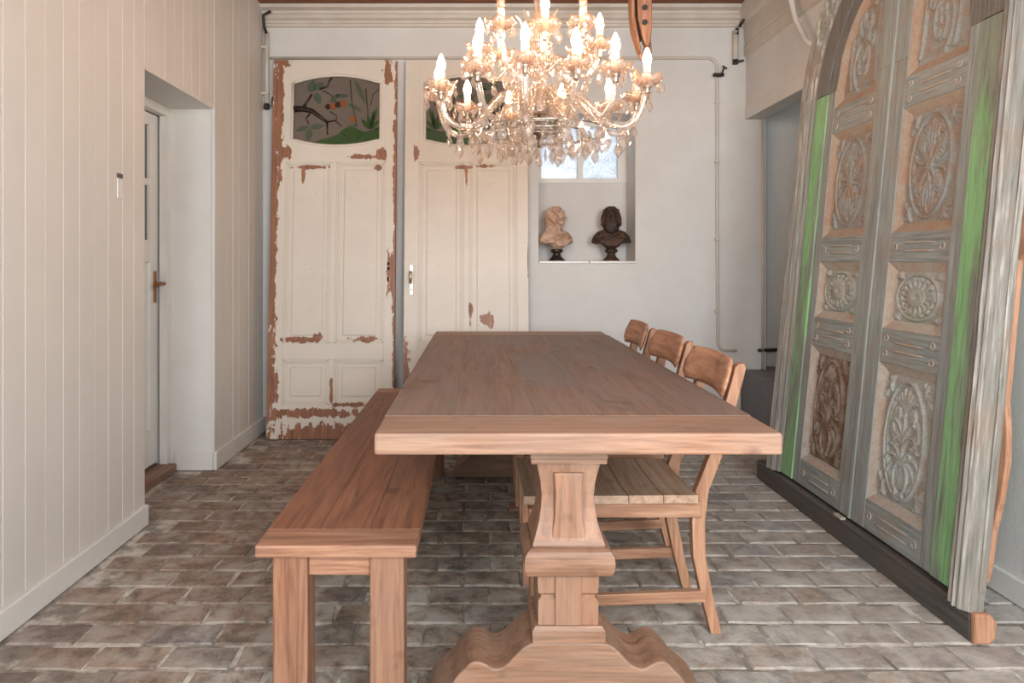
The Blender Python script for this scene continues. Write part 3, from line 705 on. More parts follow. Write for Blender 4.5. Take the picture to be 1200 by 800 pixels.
def leaf(sg):
    m = lambda y: y * sg
    lf = MB()
    lo = lambda a, b: (min(m(a), m(b)), max(m(a), m(b)))
    root = None
    # leaf as a part: back board; its stiles, rails and panels are sub-parts
    nb = 12; ys = [.5 * i / nb for i in range(nb + 1)]
    pts = [(0, 0), (.5, 0)] + [(.5 * math.cos(a), ZS + AB * math.sin(a)) for a in [PI / 2 * i / 16 for i in range(17)]]
    root = MB().prism([(m(a), b) for a, b in pts], 0, .032, .05).build('door_leaf', M['old_z'], old)
    def bx(n, a, b, c, d, mat_, x0=0.0, x1=.034, bev=.003): y0, y1 = lo(a, b); return MB().box(x0, x1, y0, y1, c, d, bev).build(n, M[mat_], root)
    bx('stile', .002, .10, 0, ZS, 'old_z'); bx('stile', .44, .498, 0, ZS, 'old_z')
    for k, (c, d) in enumerate(((0, .12), (.673, .809), (1.073, 1.191), (1.693, 1.819))):
        bx('rail', .10, .44, c, d, 'old_y', .001)
        # carved beads on the rails: two pointed bars and rings at the ends
        b = MB(); cz = (c + d) / 2
        for dz in (-.016, .016):
            b.tube([(.001, m(.175), cz + dz), (.0, m(.20), cz + dz), (.0, m(.34), cz + dz), (.001, m(.365), cz + dz)], [.001, .0045, .0045, .001], 6)
        for yy in (.135, .405):
            for dz in ((-.03, .03) if d - c > .125 else (0,)): b.tube([(0, m(yy) + .012 * math.cos(a), cz + dz + .012 * math.sin(a)) for a in [i * PI / 5 for i in range(11)]], .003, 5)
        b.build('carved_beading', M['bevel'], root)
    # arched head of the leaf
    ya = [.10 + .34 * i / 16 for i in range(17)]
    pin = [(m(.44), ZS)] + [(m(yy), ell(.44, .49, yy)) for yy in reversed(ya[:-1])]
    pout = [(m(.498), ZS)] + [(m(yy * .498 / .44), ell(.498, AB - .002, yy * .498 / .44)) for yy in reversed(ya[:-1])]
    quadsweep(MB(), pin, pout, 0, .034).build('arched_rail', M['old_arch'], root)
    yc = [.002 + (.113 - .002) * i / 6 for i in range(7)]
    MB().prism([(m(.002), ZS), (m(.10), ZS)] + [(m(.10), ell(.44, .49, .10)), (m(.113), ell(.498, .558, .113))] + [(m(q), ell(.498, .558, q)) for q in (.09, .06, .03, .002)], 0, 0, .034).build('stile_head', M['old_z'], root)
    # panels: bevelled surround and carved field
    e = .036
    for n_, (s0, s1, kind, mt) in enumerate(((.12, .673, 'urn', 'carved'), (.809, 1.073, 'rosette', 'carved'), (1.191, 1.693, 'oval', 'carved'))):
        if sg > 0 and n_ == 0: mt = 'carved_brown'
        if sg > 0 and n_ == 0: kind = 'urn'
        y0, y1 = lo(.10, .44)
        O = [(y0, s0), (y1, s0), (y1, s1), (y0, s1)]; I = [(y0 + e, s0 + e), (y1 - e, s0 + e), (y1 - e, s1 - e), (y0 + e, s1 - e)]
        vs = [(.004, *p) for p in O] + [(.024, *p) for p in I]
        pr = MB().add(vs, [(k, (k + 1) % 4, 4 + (k + 1) % 4, 4 + k) for k in range(4)]).build('panel_bevel', M['bevel_tan' if n_ == 2 else 'bevel'], root)
        if n_ == 2: mt = 'carved_tan'
        relief('carved_panel', kind, y0 + e, y1 - e, s0 + e, s1 - e, .024, mt, root)
    O = [(m(.10), 1.819), (m(.44), 1.819)] + pin
    def inset(a, b):
        return [(m(.10 + e), 1.819 + e), (m(.44 - e), 1.819 + e)] + [(m(max(.10 + e, abs(yy) - e * .95 * (abs(yy) / .44) ** .5)), z - e * (1 - (abs(yy) / .44) ** 2) ** .5 if abs(yy) < .44 else z) for yy, z in pin]
    I = inset(0, 0); n = len(O)
    MB().add([(.004, *p) for p in O] + [(.024, *p) for p in I], [(k, (k + 1) % n, n + (k + 1) % n, n + k) for k in range(n)]).build('panel_bevel', M['bevel_tan'], root)
    y0, y1 = lo(.10 + e, .44 - e)
    relief('carved_panel', 'scroll', y0, y1, 1.819 + e, ell(.44, .49, .13) - e * .9, .024, 'carved_tan', root, lambda Y, Z: ((np.abs(Y) / (.44 - e * .9)) ** 2 + (np.maximum(Z - ZS, 0) / (.49 - e * .9)) ** 2) <= 1.0, sg < 0)
    return root
leaf(-1); leaf(1)
MB().box(-.006, .004, -.010, .010, 0, ZS + .53, .003).build('meeting_strip', M['old_z'], old)
# green inner jambs, arch lining
for sg in (-1, 1):
    a, b = sorted((sg * .502, sg * .612)); MB().box(-.006, .06, a, b, 0, ZS - .002, .004).build('inner_jamb', M['old_green'], old)
angs = [PI * i / (2 * NA) for i in range(2 * NA + 1)]
quadsweep(MB(), [apt(.002, a) for a in angs], [apt(.112, a) for a in angs], -.006, .06).build('inner_arch', M['old_arch'], old)
# moulded outer frame: stepped profile swept up the jambs and round the arch
mprof = [(.113, .035), (.113, -.012), (.122, -.022), (.133, -.016), (.139, -.034), (.156, -.042), (.170, -.034), (.176, -.044), (.196, -.052), (.210, -.040), (.216, -.046), (.232, -.036), (.245, -.018), (.245, .035)]
mprof = [(.113 + (q - .113) * .78, min(d, .02)) for q, d in mprof]
def sweep(path):
    vs, fs, n = [], [], len(mprof)
    for fn in path:
        for (q, d) in mprof: y_, s_ = fn(q); vs.append((d, y_, s_))
    for i in range(len(path) - 1):
        for k in range(n): fs.append((i * n + k, i * n + (k + 1) % n, (i + 1) * n + (k + 1) % n, (i + 1) * n + k))
    fs += [tuple(range(n)), tuple(range((len(path) - 1) * n, len(path) * n))]
    return MB().add(vs, fs)
rr = random.Random(3)
def jam(sg, s): j = rr.uniform(-.0015, .0015); return lambda q: (sg * (.5 + q) + j, s)
for sg in (-1, 1): sweep([jam(sg, ZS * i / 14 - (.02 if i == 0 and sg < 0 else 0)) for i in range(15)]).build('frame_moulding', M['old_mould'], old)
sweep([(lambda a: (lambda q: apt(q, a)))(a) for a in angs]).build('frame_arch_moulding', M['old_mould'], old)
# rough backing timber with a broken outline on the near side
bk = [(-.60, .08), (-.708, .075), (-.716, .12), (-.722, .24), (-.738, .34), (-.748, .46), (-.740, .55), (-.722, .64), (-.720, .9), (-.719, 1.08), (-.745, 1.10), (-.766, 1.12), (-.770, 1.17), (-.745, 1.25), (-.745, 1.33), (-.748, 1.6), (-.752, 1.9), (-.745, 2.05), (-.60, 2.05)]
MB().prism(bk, 0, .021, .040, .005).build('rough_backing_timber', M['bare'], old)
MB().box(.051, .07, .45, .70, .05, 1.9, .004).build('rough_backing_timber', M['bare'], old)
MB().prism([(-.7115, .01), (-.7185, .05), (-.723, .5), (-.7185, 1.0), (-.723, 1.6), (-.7185, 2.0), (-.7115, 2.05)], 0, -.002, .0205).build('worn_frame_edge', M['old_mould'], old)
# threshold beam
bm_ = thing('threshold_beam', 'long dark wooden beam on the floor under the arched double door', 'beam', (0, 0, 0))
MB().prism([(1.530, 0), (1.575, 0), (1.597, .02), (1.60, .07), (1.58, .096), (1.535, .098), (1.528, .09)], 1, 2.075, 3.66, .004).build('timber', M['beam'], bm_)
MB().prism([(1.530, .001), (1.575, .001), (1.597, .02), (1.60, .07), (1.58, .095), (1.535, .097), (1.529, .09)], 1, 2.052, 2.077, .008).build('sawn_end', M['bare'], bm_)
MB().box(1.522, 1.545, 2.80, 2.86, .096, .108, .004).build('worn_plate', M['bevel'], bm_)

# ---------------------------------------------------------------- dining table
TX0, TX1, TY0, TY1, TZ, TT = -.254, .746, 1.63, 4.03, .762, .054
tb = thing('dining_table', 'long heavy wooden dining table with thick top and trestle pedestals', 'table', ((TX0 + TX1) / 2, (TY0 + TY1) / 2, 0))
OX, OY = tb.location.x, tb.location.y
def tbox(n, a, b, c, d, e, f, m, bev=.004): return MB().box(a - OX, b - OX, c - OY, d - OY, e, f, bev).build(n, M[m], tb)
tbox('breadboard_end', TX0, TX1, TY0, TY0 + .195, TZ - TT, TZ, 'table_end', .007); tbox('breadboard_end', TX0, TX1, TY1 - .195, TY1, TZ - TT, TZ, 'table_end', .007)
xs = [TX0, TX0 + .19, TX0 + .41, TX0 + .60, TX0 + .79, TX1]
for a, b in zip(xs, xs[1:]): tbox('top_plank', a + .0001, b - .0001, TY0 + .1955, TY1 - .1955, TZ - TT, TZ - R.uniform(.0001, .0005), 'table_y', .0007)
def pedestal(y0, y1, sgn):
    """y0 = outer face of the foot, y1 = inner face"""
    X = .235; lo, hi = min(y0, y1), max(y0, y1); Y = (lo + hi) / 2; hd_ = (hi - lo) / 2
    ctr = Vector((X - OX, Y - OY, 0))
    # ogee foot
    half = [(.0, .197), (.085, .197), (.098, .196), (.118, .185), (.140, .163), (.160, .143), (.180, .133), (.196, .133), (.212, .142), (.228, .149), (.243, .150), (.258, .143), (.272, .128), (.288, .112), (.305, .09), (.325, .075), (.352, .05), (.365, .03), (.365, 0)]
    hv = [Vector((*h, 0)) for h in half]; fine = []
    for q in range(1, len(hv) - 2):
        a, b, c, e = hv[q - 1], hv[q], hv[q + 1], hv[min(q + 2, len(hv) - 1)]
        for t_ in ((0, .25, .5, .75) if 2 <= q <= 15 else (0,)):
            p = .5 * ((2 * b) + (c - a) * t_ + (2 * a - 5 * b + 4 * c - e) * t_ ** 2 + (3 * b - a - 3 * c + e) * t_ ** 3); fine.append((p.x, p.y))
    half = [half[0]] + fine + half[-2:]
    poly = [(-a, z) for a, z in reversed(half[1:])] + half
    fo = MB().prism([(X - OX + a, z) for a, z in poly], 1, lo - OY, hi - OY, .005, False).build('ogee_foot', M['foot_x'], tb)
    def sq(hw, z0, z1, n, bev=.003, hy=None): 
        hy = hy or hw * hd_ / .094
        return MB().box(ctr.x - hw, ctr.x + hw, ctr.y - hy, ctr.y + hy, z0, z1, bev).build(n, M['table_z'] if n not in ('plinth', 'cushion', 'top_plate', 'collar') else M['foot_x'], tb)
    def rings(prof, n, m='table_z'):
        vs, fs = [], []
        for (hw, z) in prof:
            hy = hw * .9
            vs += [(ctr.x - hw, ctr.y - hy, z), (ctr.x + hw, ctr.y - hy, z), (ctr.x + hw, ctr.y + hy, z), (ctr.x - hw, ctr.y + hy, z)]
        for i in range(len(prof) - 1):
            for k in range(4): fs.append((4 * i + k, 4 * i + (k + 1) % 4, 4 * i + 4 + (k + 1) % 4, 4 * i + 4 + k))
        fs += [(3, 2, 1, 0), tuple(4 * (len(prof) - 1) + k for k in range(4))]
        return MB().add(vs, fs).build(n, M[m], tb)
    rings([(.094, .197), (.094, .228), (.086, .238)], 'plinth', 'foot_x')
    rings([(.078, .236), (.078, .300), (.070, .306), (.070, .312), (.078, .320), (.080, .371)], 'lower_shaft')
    MB().box(ctr.x - .034, ctr.x + .034, ctr.y - .076, ctr.y + .076, .238, .371, .002).build('shaft_panel', M['table_z'], tb)
    rings([(.098, .371), (.108, .376), (.114, .390), (.116, .408), (.114, .426), (.106, .438), (.098, .443)], 'cushion', 'foot_x')
    rings([(.092, .443), (.094, .449), (.090, .460)], 'collar', 'foot_x')
    rings([(.090, .460), (.084, .478), (.076, .505), (.070, .54), (.068, .572), (.071, .605), (.076, .63), (.081, .652), (.081, .66)], 'shaft')
    MB().prism([(ctr.x - .046, .462), (ctr.x + .046, .462), (ctr.x + .036, .52), (ctr.x + .034, .58), (ctr.x + .038, .634), (ctr.x - .038, .634), (ctr.x - .034, .58), (ctr.x - .036, .52)], 1, ctr.y - .079, ctr.y + .079, .004).build('shaft_panel', M['table_z'], tb)
    sq(.098, .66, .672, 'top_plate', .002); MB().box(ctr.x - .10, ctr.x + .10, ctr.y - .09, ctr.y + .09, .672, TZ - TT, .003).build('top_plate', M['foot_x'], tb)
pedestal(1.72, 1.89, 1); pedestal(3.83, 3.66, -1)

# ---------------------------------------------------------------- bench
be = thing('bench', 'long reddish wooden bench with square legs beside the table', 'bench', (-.36, 2.745, 0))
BX, BY = -.36, 2.745; B0, B1, BZ = -.566, -.156, .462
def bbox(n, a, b, c, d, e, f, m, bev=.003): return MB().box(a - BX, b - BX, c - BY, d - BY, e, f, bev).build(n, M[m], be)
bbox('breadboard_end', B0, B1, 1.69, 1.80, BZ - .032, BZ, 'bench_x', .005); bbox('breadboard_end', B0, B1, 3.69, 3.80, BZ - .032, BZ, 'bench_x', .005)
for a, b in zip((B0, B0 + .14, B0 + .275), (B0 + .14, B0 + .275, B1)): bbox('seat_plank', a + .0003, b - .0003, 1.8005, 3.6895, BZ - .032, BZ - R.uniform(.0003, .001), 'bench_y', .0015)
for y_ in (1.715, 3.68):
    for a, b in ((B0 + .038, B0 + .128), (B1 - .122, B1 - .034)): bbox('leg', a, b, y_, y_ + .085, 0, BZ - .032, 'bench_z', .004)
    bbox('end_apron', B0 + .128, B1 - .122, y_ + .012, y_ + .045, BZ - .092, BZ - .032, 'bench_x')
for a in (B0 + .065, B1 - .09): bbox('side_apron', a, a + .025, 1.80, 3.68, BZ - .092, BZ - .032, 'bench_y')

# ---------------------------------------------------------------- chairs
def make_chair():
    c = thing('dining_chair', 'pale wooden dining chair nearest the camera, pushed under the right side of the table', 'chair', (.44, 2.28, 0), (0, 0, 0), 'chairs along the right side of the table')
    ox = .44
    path = [(.757, 0), (.727, .125), (.703, .245), (.70, .36), (.712, .455), (.757, .57), (.795, .70), (.828, .82), (.836, .855)]
    def at(z):
        for (a, za), (b, zb) in zip(path, path[1:]):
            if za <= z <= zb: return a + (b - a) * (z - za) / (zb - za)
    zz = [0, .06, .125, .19, .245, .30, .36, .41, .455, .51, .57, .63, .70, .76, .82, .845]
    for sy in (-1, 1):
        L = [(at(z) - ox - (.017 + .004 * math.sin(PI * min(z, .86) / .86)), z) for z in zz]; Rr = [(at(z) - ox + (.017 + .004 * math.sin(PI * min(z, .86) / .86)), z) for z in zz]
        MB().prism(L + [(L[-1][0] + .012, .858), (Rr[-1][0] - .006, .858)] + Rr[::-1], 1, sy * .148 - .017, sy * .148 + .017, .003).build('rear_leg', M['chair_z'], c)
        ztop = .405
        MB().prism([(.165 - ox, 0), (.195 - ox, 0), (.203 - ox, ztop), (.160 - ox, ztop)], 1, sy * .168 - .018, sy * .168 + .018, .003).build('front_leg', M['chair_z'], c)
        MB().prism([(.19 - ox, .375), (.705 - ox, .375), (.70 - ox, .426), (.19 - ox, .426)], 1, sy * .168 - .011, sy * .168 + .011, .002).build('side_apron', M['chair_x'], c)
        MB().prism([(.195 - ox, .085), (.722 - ox, .105), (.715 - ox, .140), (.195 - ox, .120)], 1, sy * .160 - .010, sy * .160 + .010, .002).build('stretcher', M['chair_x'], c)
    MB().box(.165 - ox, .185 - ox, -.15, .15, .365, .426, .002).build('front_apron', M['chair_y'], c)
    MB().box(.690 - ox, .708 - ox, -.131, .131, .38, .426, .002).build('rear_apron', M['chair_y'], c)
    n = 5; x0, x1 = .142, .690
    for k in range(n):
        a, b = x0 + (x1 - x0) * k / n + .001, x0 + (x1 - x0) * (k + 1) / n - .001
        hw = .205 - .012 * k / n
        # gently dished seat planks
        sec = [(-hw, .452), (-hw * .6, .446), (0, .444), (hw * .6, .446), (hw, .452), (hw, .427), (-hw, .427)]
        MB().prism(sec, 0, a - ox, b - ox, .002).build('seat_plank', M['chair_y'], c)
    # curved backrest
    vs, fs = [], []; nu, nv = 16, 8; W_, z0, z1 = .208, .752, .875
    def outline(u):
        e = max(0, abs(u) - .80) / .20; return z0 + .030 * (1 - math.sqrt(max(0, 1 - e * e))) + .008 * (1 - u * u), z1 - .055 * (1 - math.sqrt(max(0, 1 - e * e)))
    for f_ in (0, 1):
        for i in range(nu + 1):
            u = -1 + 2 * i / nu; a, b = outline(u)
            for j in range(nv + 1):
                z = a + (b - a) * j / nv; xc = .795 + (z - .735) * .28 - .030 * u * u
                rnd = .010 * (1 - abs(2 * j / nv - 1) ** 4) * (1 - abs(u) ** 8) + .003
                vs.append((xc - ox + (rnd if f_ else -rnd) - .012, u * W_, z))
    N = (nu + 1) * (nv + 1); idx = lambda f_, i, j: f_ * N + i * (nv + 1) + j
    for i in range(nu):
        for j in range(nv): fs += [(idx(0, i, j), idx(0, i + 1, j), idx(0, i + 1, j + 1), idx(0, i, j + 1)), (idx(1, i, j), idx(1, i, j + 1), idx(1, i + 1, j + 1), idx(1, i + 1, j))]
        fs += [(idx(0, i, 0), idx(1, i, 0), idx(1, i + 1, 0), idx(0, i + 1, 0)), (idx(0, i, nv), idx(0, i + 1, nv), idx(1, i + 1, nv), idx(1, i, nv))]
    for j in range(nv):
        fs += [(idx(0, 0, j), idx(0, 0, j + 1), idx(1, 0, j + 1), idx(1, 0, j)), (idx(0, nu, j), idx(1, nu, j), idx(1, nu, j + 1), idx(0, nu, j + 1))]
    MB().add(vs, fs, True).build('backrest', M['chair_back'], c)
    return c
ch = make_chair()
for (y_, lab, dx, rz) in ((2.86, 'pale wooden dining chair in the middle of the three at the table', .025, .02), (3.40, 'brown wooden dining chair farthest from the camera, near the back wall', .02, -.02)):
    d = dup(ch); d.location = (.44 + dx, y_, 0); d.rotation_euler = (0, 0, rz); d['label'] = lab

# ---------------------------------------------------------------- busts in the niche
def bust(name, label, loc, rz, mat_, socle_mat, bearded, turn):
    t = thing(name, label, 'bust', loc, (0, 0, rz))
    MB().lathe([(.056, 0), (.056, .006), (.048, .013), (.030, .032), (.025, .046), (.028, .053), (.040, .060), (.042, .070), (.036, .078)], 20).build('socle', socle_mat, t)
    m = MB(); r = random.Random(5)
    I = lambda c, q, rt=None: m.ico(c, q, 2, rt)
    # chest and shoulders, cut off in a curve (facing -y)
    I((0, .005, .150), (.096, .054, .058)); I((0, -.014, .126), (.066, .050, .050)); I((0, .0, .095), (.036, .034, .034))
    for sd in (-1, 1): m.tube([(sd * .03, .006, .178), (sd * .07, .008, .160), (sd * .10, .008, .142), (sd * .126, .006, .122)], [.036, .040, .030, .008], 10)
    for k in range(9):            # drapery folds
        a = -1 + k / 4; m.tube([(a * .112, .0, .178 - .03 * a * a), (a * .075, -.048, .140), (a * .025, -.062, .098)], [.006, .0095, .005], 6)
    m.tube([(.06, -.03, .19), (.0, -.058, .165), (-.07, -.048, .125), (-.11, -.01, .118)], [.008, .012, .012, .008], 6)
    I((0, .004, .212), (.029, .031, .040))            # neck
    h = MB(); J = lambda c, q: h.ico(c, q, 2)
    J((0, -.004, .294), (.037, .045, .054)); J((0, -.026, .262), (.025, .026, .028)); J((0, -.046, .250), (.012, .011, .011))   # skull, jaw, chin
    h.tube([(0, -.046, .308), (0, -.060, .288), (0, -.067, .279)], [.005, .007, .0085], 6)      # nose
    h.tube([(-.027, -.040, .310), (0, -.050, .309), (.027, -.040, .310)], [.006, .006, .006], 6)  # brow
    for sd in (-1, 1): J((sd * .015, -.043, .299), (.006, .005, .004)); J((sd * .021, -.036, .276), (.012, .011, .014))
    h.tube([(-.012, -.050, .265), (0, -.055, .2645), (.012, -.050, .265)], [.0035, .0045, .0035], 6)
    J((0, .014, .312), (.043, .044, .046))
    for sd in (-1, 1):
        for k in range(7):        # wavy locks down to the shoulders
            y0 = -.012 + .010 * k; wv = r.uniform(.004, .009)
            pts = []
            for q in range(6 if bearded else 9):
                z = .335 - .020 * q; pts.append((sd * (.036 + .010 * math.sin(min(1, q / 3) * 1.5) + .0022 * q * (.4 + .1 * k) + wv * math.sin(q * 1.9 + k)), y0 + wv * math.cos(q * 1.7 + k), z))
            h.tube(pts, ([.010, .0125, .0145, .0145, .013, .008] if bearded else [.008, .0085, .0095, .009, .0095, .0085, .009, .007, .004]), 6)
    for k in range(6): h.tube([((k - 2.5) * .015, .050, .335), ((k - 2.5) * .018, .058 + .004 * (k % 2), .28), ((k - 2.5) * .018, .052, .23), ((k - 2.5) * .016, .048, .18)], [.010, .012, .011, .006], 6)
    for k in range(16):           # wreath round the brow
        a = 2 * PI * k / 16; J((.046 * math.cos(a), .006 + .050 * math.sin(a), .332 + .005 * (k % 2) + .008 * math.sin(a)), (.009, .009, .007 + .005 * (k % 3 == 0)))
    for k in range(14):           # curls over the crown
        a = 2 * PI * k / 14; rr_ = .028 * (1 if k % 2 else .6); J((rr_ * math.cos(a), .008 + rr_ * math.sin(a), .364 - rr_ * .6), (.012, .012, .010))
    if bearded:
        for k in range(9):
            a = (k - 4) / 4; h.tube([(a * .031, -.034 + .012 * a * a, .270), (a * .033, -.052 + .014 * a * a, .244), (a * .024 + .004 * (k % 2), -.054, .214), (a * .012, -.050, .190)], [.008, .0105, .009, .004], 6)
        for sd in (-1, 1): h.tube([(0, -.058, .271), (sd * .014, -.056, .264), (sd * .026, -.046, .248)], [.005, .006, .004], 6)
    bmesh.ops.rotate(h.bm, verts=h.bm.verts[:], cent=(0, .004, .2), matrix=Matrix.Rotation(turn, 3, 'Z'))
    m.merge(h.bm)
    o = m.build('figure', mat_, t)
    rm = o.modifiers.new('remesh', 'REMESH'); rm.mode = 'VOXEL'; rm.voxel_size = .0026; rm.use_smooth_shade = True
    sm = o.modifiers.new('smooth', 'SMOOTH'); sm.iterations = 2; sm.factor = .5
    t.scale = (1.08,) * 3
    return t
bust('portrait_bust', 'pale terracotta bust with long hair, turned right, on a black socle in the niche', (.566, 4.79, NZ0), .45, M['terracotta'], M['socle'], False, .62)
bust('portrait_bust', 'dark bronze bearded bust with a wreath, at the right of the niche', (.955, 4.78, NZ0), -.12, M['bronze'], M['bronze'], True, -.1)

# ---------------------------------------------------------------- wooden hook by the ceiling
hk = thing('wooden_hanger', 'carved wooden hook with two bolts hanging from the ceiling by the chandelier', 'hook', (.81, 3.35, 2.2))
MB().prism([(-.03, .76), (-.045, .5), (-.048, .3), (-.045, .2), (-.036, .137), (-.012, .06), (0, .025), (-.002, .06), (-.016, .137), (-.027, .2), (-.031, .3), (-.028, .5), (-.012, .76)], 1, -.035, .04, .004).build('curved_cheek', M['hook'], hk)
MB().prism([(-.006, .76), (.05, .76), (.052, .5), (.058, .3), (.057, .137), (.05, .08), (.036, .05), (.02, .075), (.0, .137), (-.012, .2), (-.016, .3), (-.015, .5)], 1, -.03, .02, .005).build('face_board', M['hook'], hk)
MB().prism([(.048, .30), (.060, .30), (.062, .137), (.071, .04), (.052, .04), (.046, .075), (.046, .137)], 1, .02, .045, .003).build('rear_board', M['hook'], hk)
MB().prism([(-.035, .76), (-.036, .3), (-.03, .2), (-.01, .09), (.01, .09), (.0, .3), (.0, .76)], 1, .005, .025).build('dark_gap_fill', M['dark_hole'], hk)  # near-black slab standing in for the shaded gap between the boards
MB().prism([(-.002, .07), (.004, .0), (.012, -.005), (.024, .02), (.036, .06), (.03, .075), (.018, .035), (.010, .02), (.008, .07)], 1, .0, .02, .002).build('pointed_tip', M['hook'], hk)
for z in (.245, .172): MB().tube([(.02, -.028, z), (.02, -.036, z)], .014, 12).build('bolt', M['black'], hk)

# ---------------------------------------------------------------- crystal chandelier
CC = Vector((.257, 2.80, 1.56))
cl = thing('chandelier', 'large crystal chandelier with glowing candle bulbs hanging over the table', 'chandelier', CC)
Z = lambda z: z - CC.z
def drop_mesh(L, r, bead=.006):
    m = MB(); m.lathe([(.0008, -bead * 2 - L), (r * .55, -bead * 2 - L * .82), (r, -bead * 2 - L * .62), (r * .72, -bead * 2 - L * .3), (r * .2, -bead * 2 - L * .06), (.0008, -bead * 2)], 8, smooth=False)
    m.ico((0, 0, -bead), bead, 1, smooth=False)
    return m.mesh('crystal_drop', M['crystal'])
def leaf_mesh(L, w):
    m = MB(); b = .006
    o = [(0, -2 * b), (w * .45, -2 * b - L * .22), (w, -2 * b - L * .58), (w * .6, -2 * b - L * .84), (0, -2 * b - L), (-w * .6, -2 * b - L * .84), (-w, -2 * b - L * .58), (-w * .45, -2 * b - L * .22)]
    vs = [(x, 0, z) for x, z in o] + [(0, -.006, -2 * b - L * .55), (0, .006, -2 * b - L * .55)]
    m.add(vs, [(k, (k + 1) % 8, 8) for k in range(8)] + [((k + 1) % 8, k, 9) for k in range(8)]); m.ico((0, 0, -b), b, 1, smooth=False)
    return m.mesh('crystal_drop', M['crystal'])
DS, DM, DL, LF = drop_mesh(.036, .010), drop_mesh(.052, .0145, .008), drop_mesh(.075, .019, .009), leaf_mesh(.064, .024)
rc = random.Random(11)
def drop(me, p, parent, loc): 
    o = link('crystal_drop', me, parent, loc); o.rotation_euler = (0, 0, rc.uniform(0, 3)); return o
# bobeche dish (flower), candle and bulb meshes
dish_me = MB().lathe([(.008, 0), (.022, .001), (.042, .008), (.056, .022), (.062, .040), (.058, .040), (.052, .026), (.036, .012), (.010, .006)], 24, wave=lambda j, a, r, z: (r * (1 + (.10 if r > .03 else 0) * math.cos(6 * a)), z + (.006 * math.cos(6 * a) if r > .03 else 0)), close=False).mesh('bobeche', M['dish'])
cup_me = MB().lathe([(.006, -.03), (.012, -.024), (.009, -.014), (.017, -.004), (.018, 0), (.018, .005), (.012, .007)], 12).mesh('candle_cup', M['nickel'])
can_me = MB().lathe([(.0150, .005), (.0150, .085), (.012, .087)], 12).mesh('candle_sleeve', M['candle'])
bulb_prof = [(.010, .086), (.0155, .097), (.0175, .110), (.0155, .125), (.010, .140), (.004, .152), (.0008, .157)]
bulb_me = MB().lathe(bulb_prof, 12).mesh('bulb', M['bulb']); dead_me = MB().lathe(bulb_prof, 12).mesh('bulb', M['deadbulb'])
def candle(ang, r, z, lit, armpts, nd, big):
    d = Vector((math.sin(ang), -math.cos(ang), 0))
    P = [Vector((0, 0, Z(zz))) + d * rr for rr, zz in armpts]
    # smooth the arm with Catmull-Rom
    sm = []
    for i in range(len(P) - 1):
        a, b, c, e = P[max(i - 1, 0)], P[i], P[i + 1], P[min(i + 2, len(P) - 1)]
        for k in range(5):
            t_ = k / 5; sm.append(.5 * ((2 * b) + (c - a) * t_ + (2 * a - 5 * b + 4 * c - e) * t_ ** 2 + (3 * b - a - 3 * c + e) * t_ ** 3))
    sm.append(P[-1])
    arm = MB().tube(sm, .0125 if big else .010, 8).build('glass_arm', M['armglass'], cl)
    p = Vector((0, 0, Z(z))) + d * r
    link('candle_cup', cup_me, arm, p)
    ds_ = link('bobeche', dish_me, cl, p)
    ds_.rotation_euler = (0, 0, ang)
    for k in range(nd):
        a = 2 * PI * k / nd + .3; drop(DS if k % 2 else DM, None, ds_, (.058 * math.cos(a), .058 * math.sin(a), .030))
    cs = link('candle', can_me, cl, p)
    link('bulb', bulb_me if lit else dead_me, cs)
    return arm, d
lowA = [math.radians(a) for a in (12, 36, 72, 98, 128, 160, -166, -134, -103, -72, -36, -12)]
for k, a in enumerate(lowA):
    dz = (k % 3 - 1) * .012
    arm, d = candle(a, .44 - .015 * (k % 2), 1.868 + dz, k != 3, [(.03, 1.80), (.09, 1.865), (.16, 1.872), (.22, 1.815), (.28, 1.745), (.35, 1.727), (.405, 1.765), (.435 - .015 * (k % 2), 1.84 + dz)], 6, True)
    for (rr, zz, me) in ((.345, 1.715, DL), (.26, 1.752, LF), (.39, 1.742, DM)):
        drop(me, None, arm, Vector((0, 0, Z(zz))) + d * rr)
upA = [math.radians(a) for a in (0, 38, 82, 128, 172, -142, -95, -42)]
for k, a in enumerate(upA):
    dz = (k % 2) * .03
    arm, d = candle(a, .25, 2.055 + dz, k not in (1, 7), [(.03, 1.97), (.08, 2.02), (.13, 2.0), (.175, 1.955), (.215, 1.96), (.245, 2.03 + dz)], 5, False)
    drop(DM, None, arm, Vector((0, 0, Z(1.945))) + d * .19); drop(LF, None, arm, Vector((0, 0, Z(1.98))) + d * .14)
# central stem of blown glass pieces and metal rod
MB().tube([(0, 0, Z(1.66)), (0, 0, Z(2.75))], .007, 8).build('rod', M['copper'], cl)
MB().lathe([(.02, Z(1.79)), (.05, Z(1.80)), (.062, Z(1.83)), (.05, Z(1.87)), (.028, Z(1.90)), (.024, Z(1.94)), (.045, Z(1.965)), (.05, Z(1.985)), (.03, Z(2.01)), (.022, Z(2.05)), (.04, Z(2.10)), (.052, Z(2.15)), (.03, Z(2.20)), (.02, Z(2.26)), (.035, Z(2.32)), (.02, Z(2.38)), (.012, Z(2.44))], 16).build('glass_stem', M['armglass'], cl)
MB().lathe([(.012, Z(1.70)), (.07, Z(1.705)), (.088, Z(1.725)), (.09, Z(1.757)), (.096, Z(1.76)), (.096, Z(1.768)), (.02, Z(1.772))], 24).build('silver_bowl', M['silver'], cl)
MB().lathe([(.001, Z(1.578)), (.012, Z(1.585)), (.016, Z(1.594)), (.012, Z(1.604)), (.003, Z(1.61)), (.003, Z(1.66)), (.012, Z(1.668)), (.02, Z(1.69)), (.012, Z(1.70))], 12, smooth=False).build('bottom_finial', M['crystal'], cl)
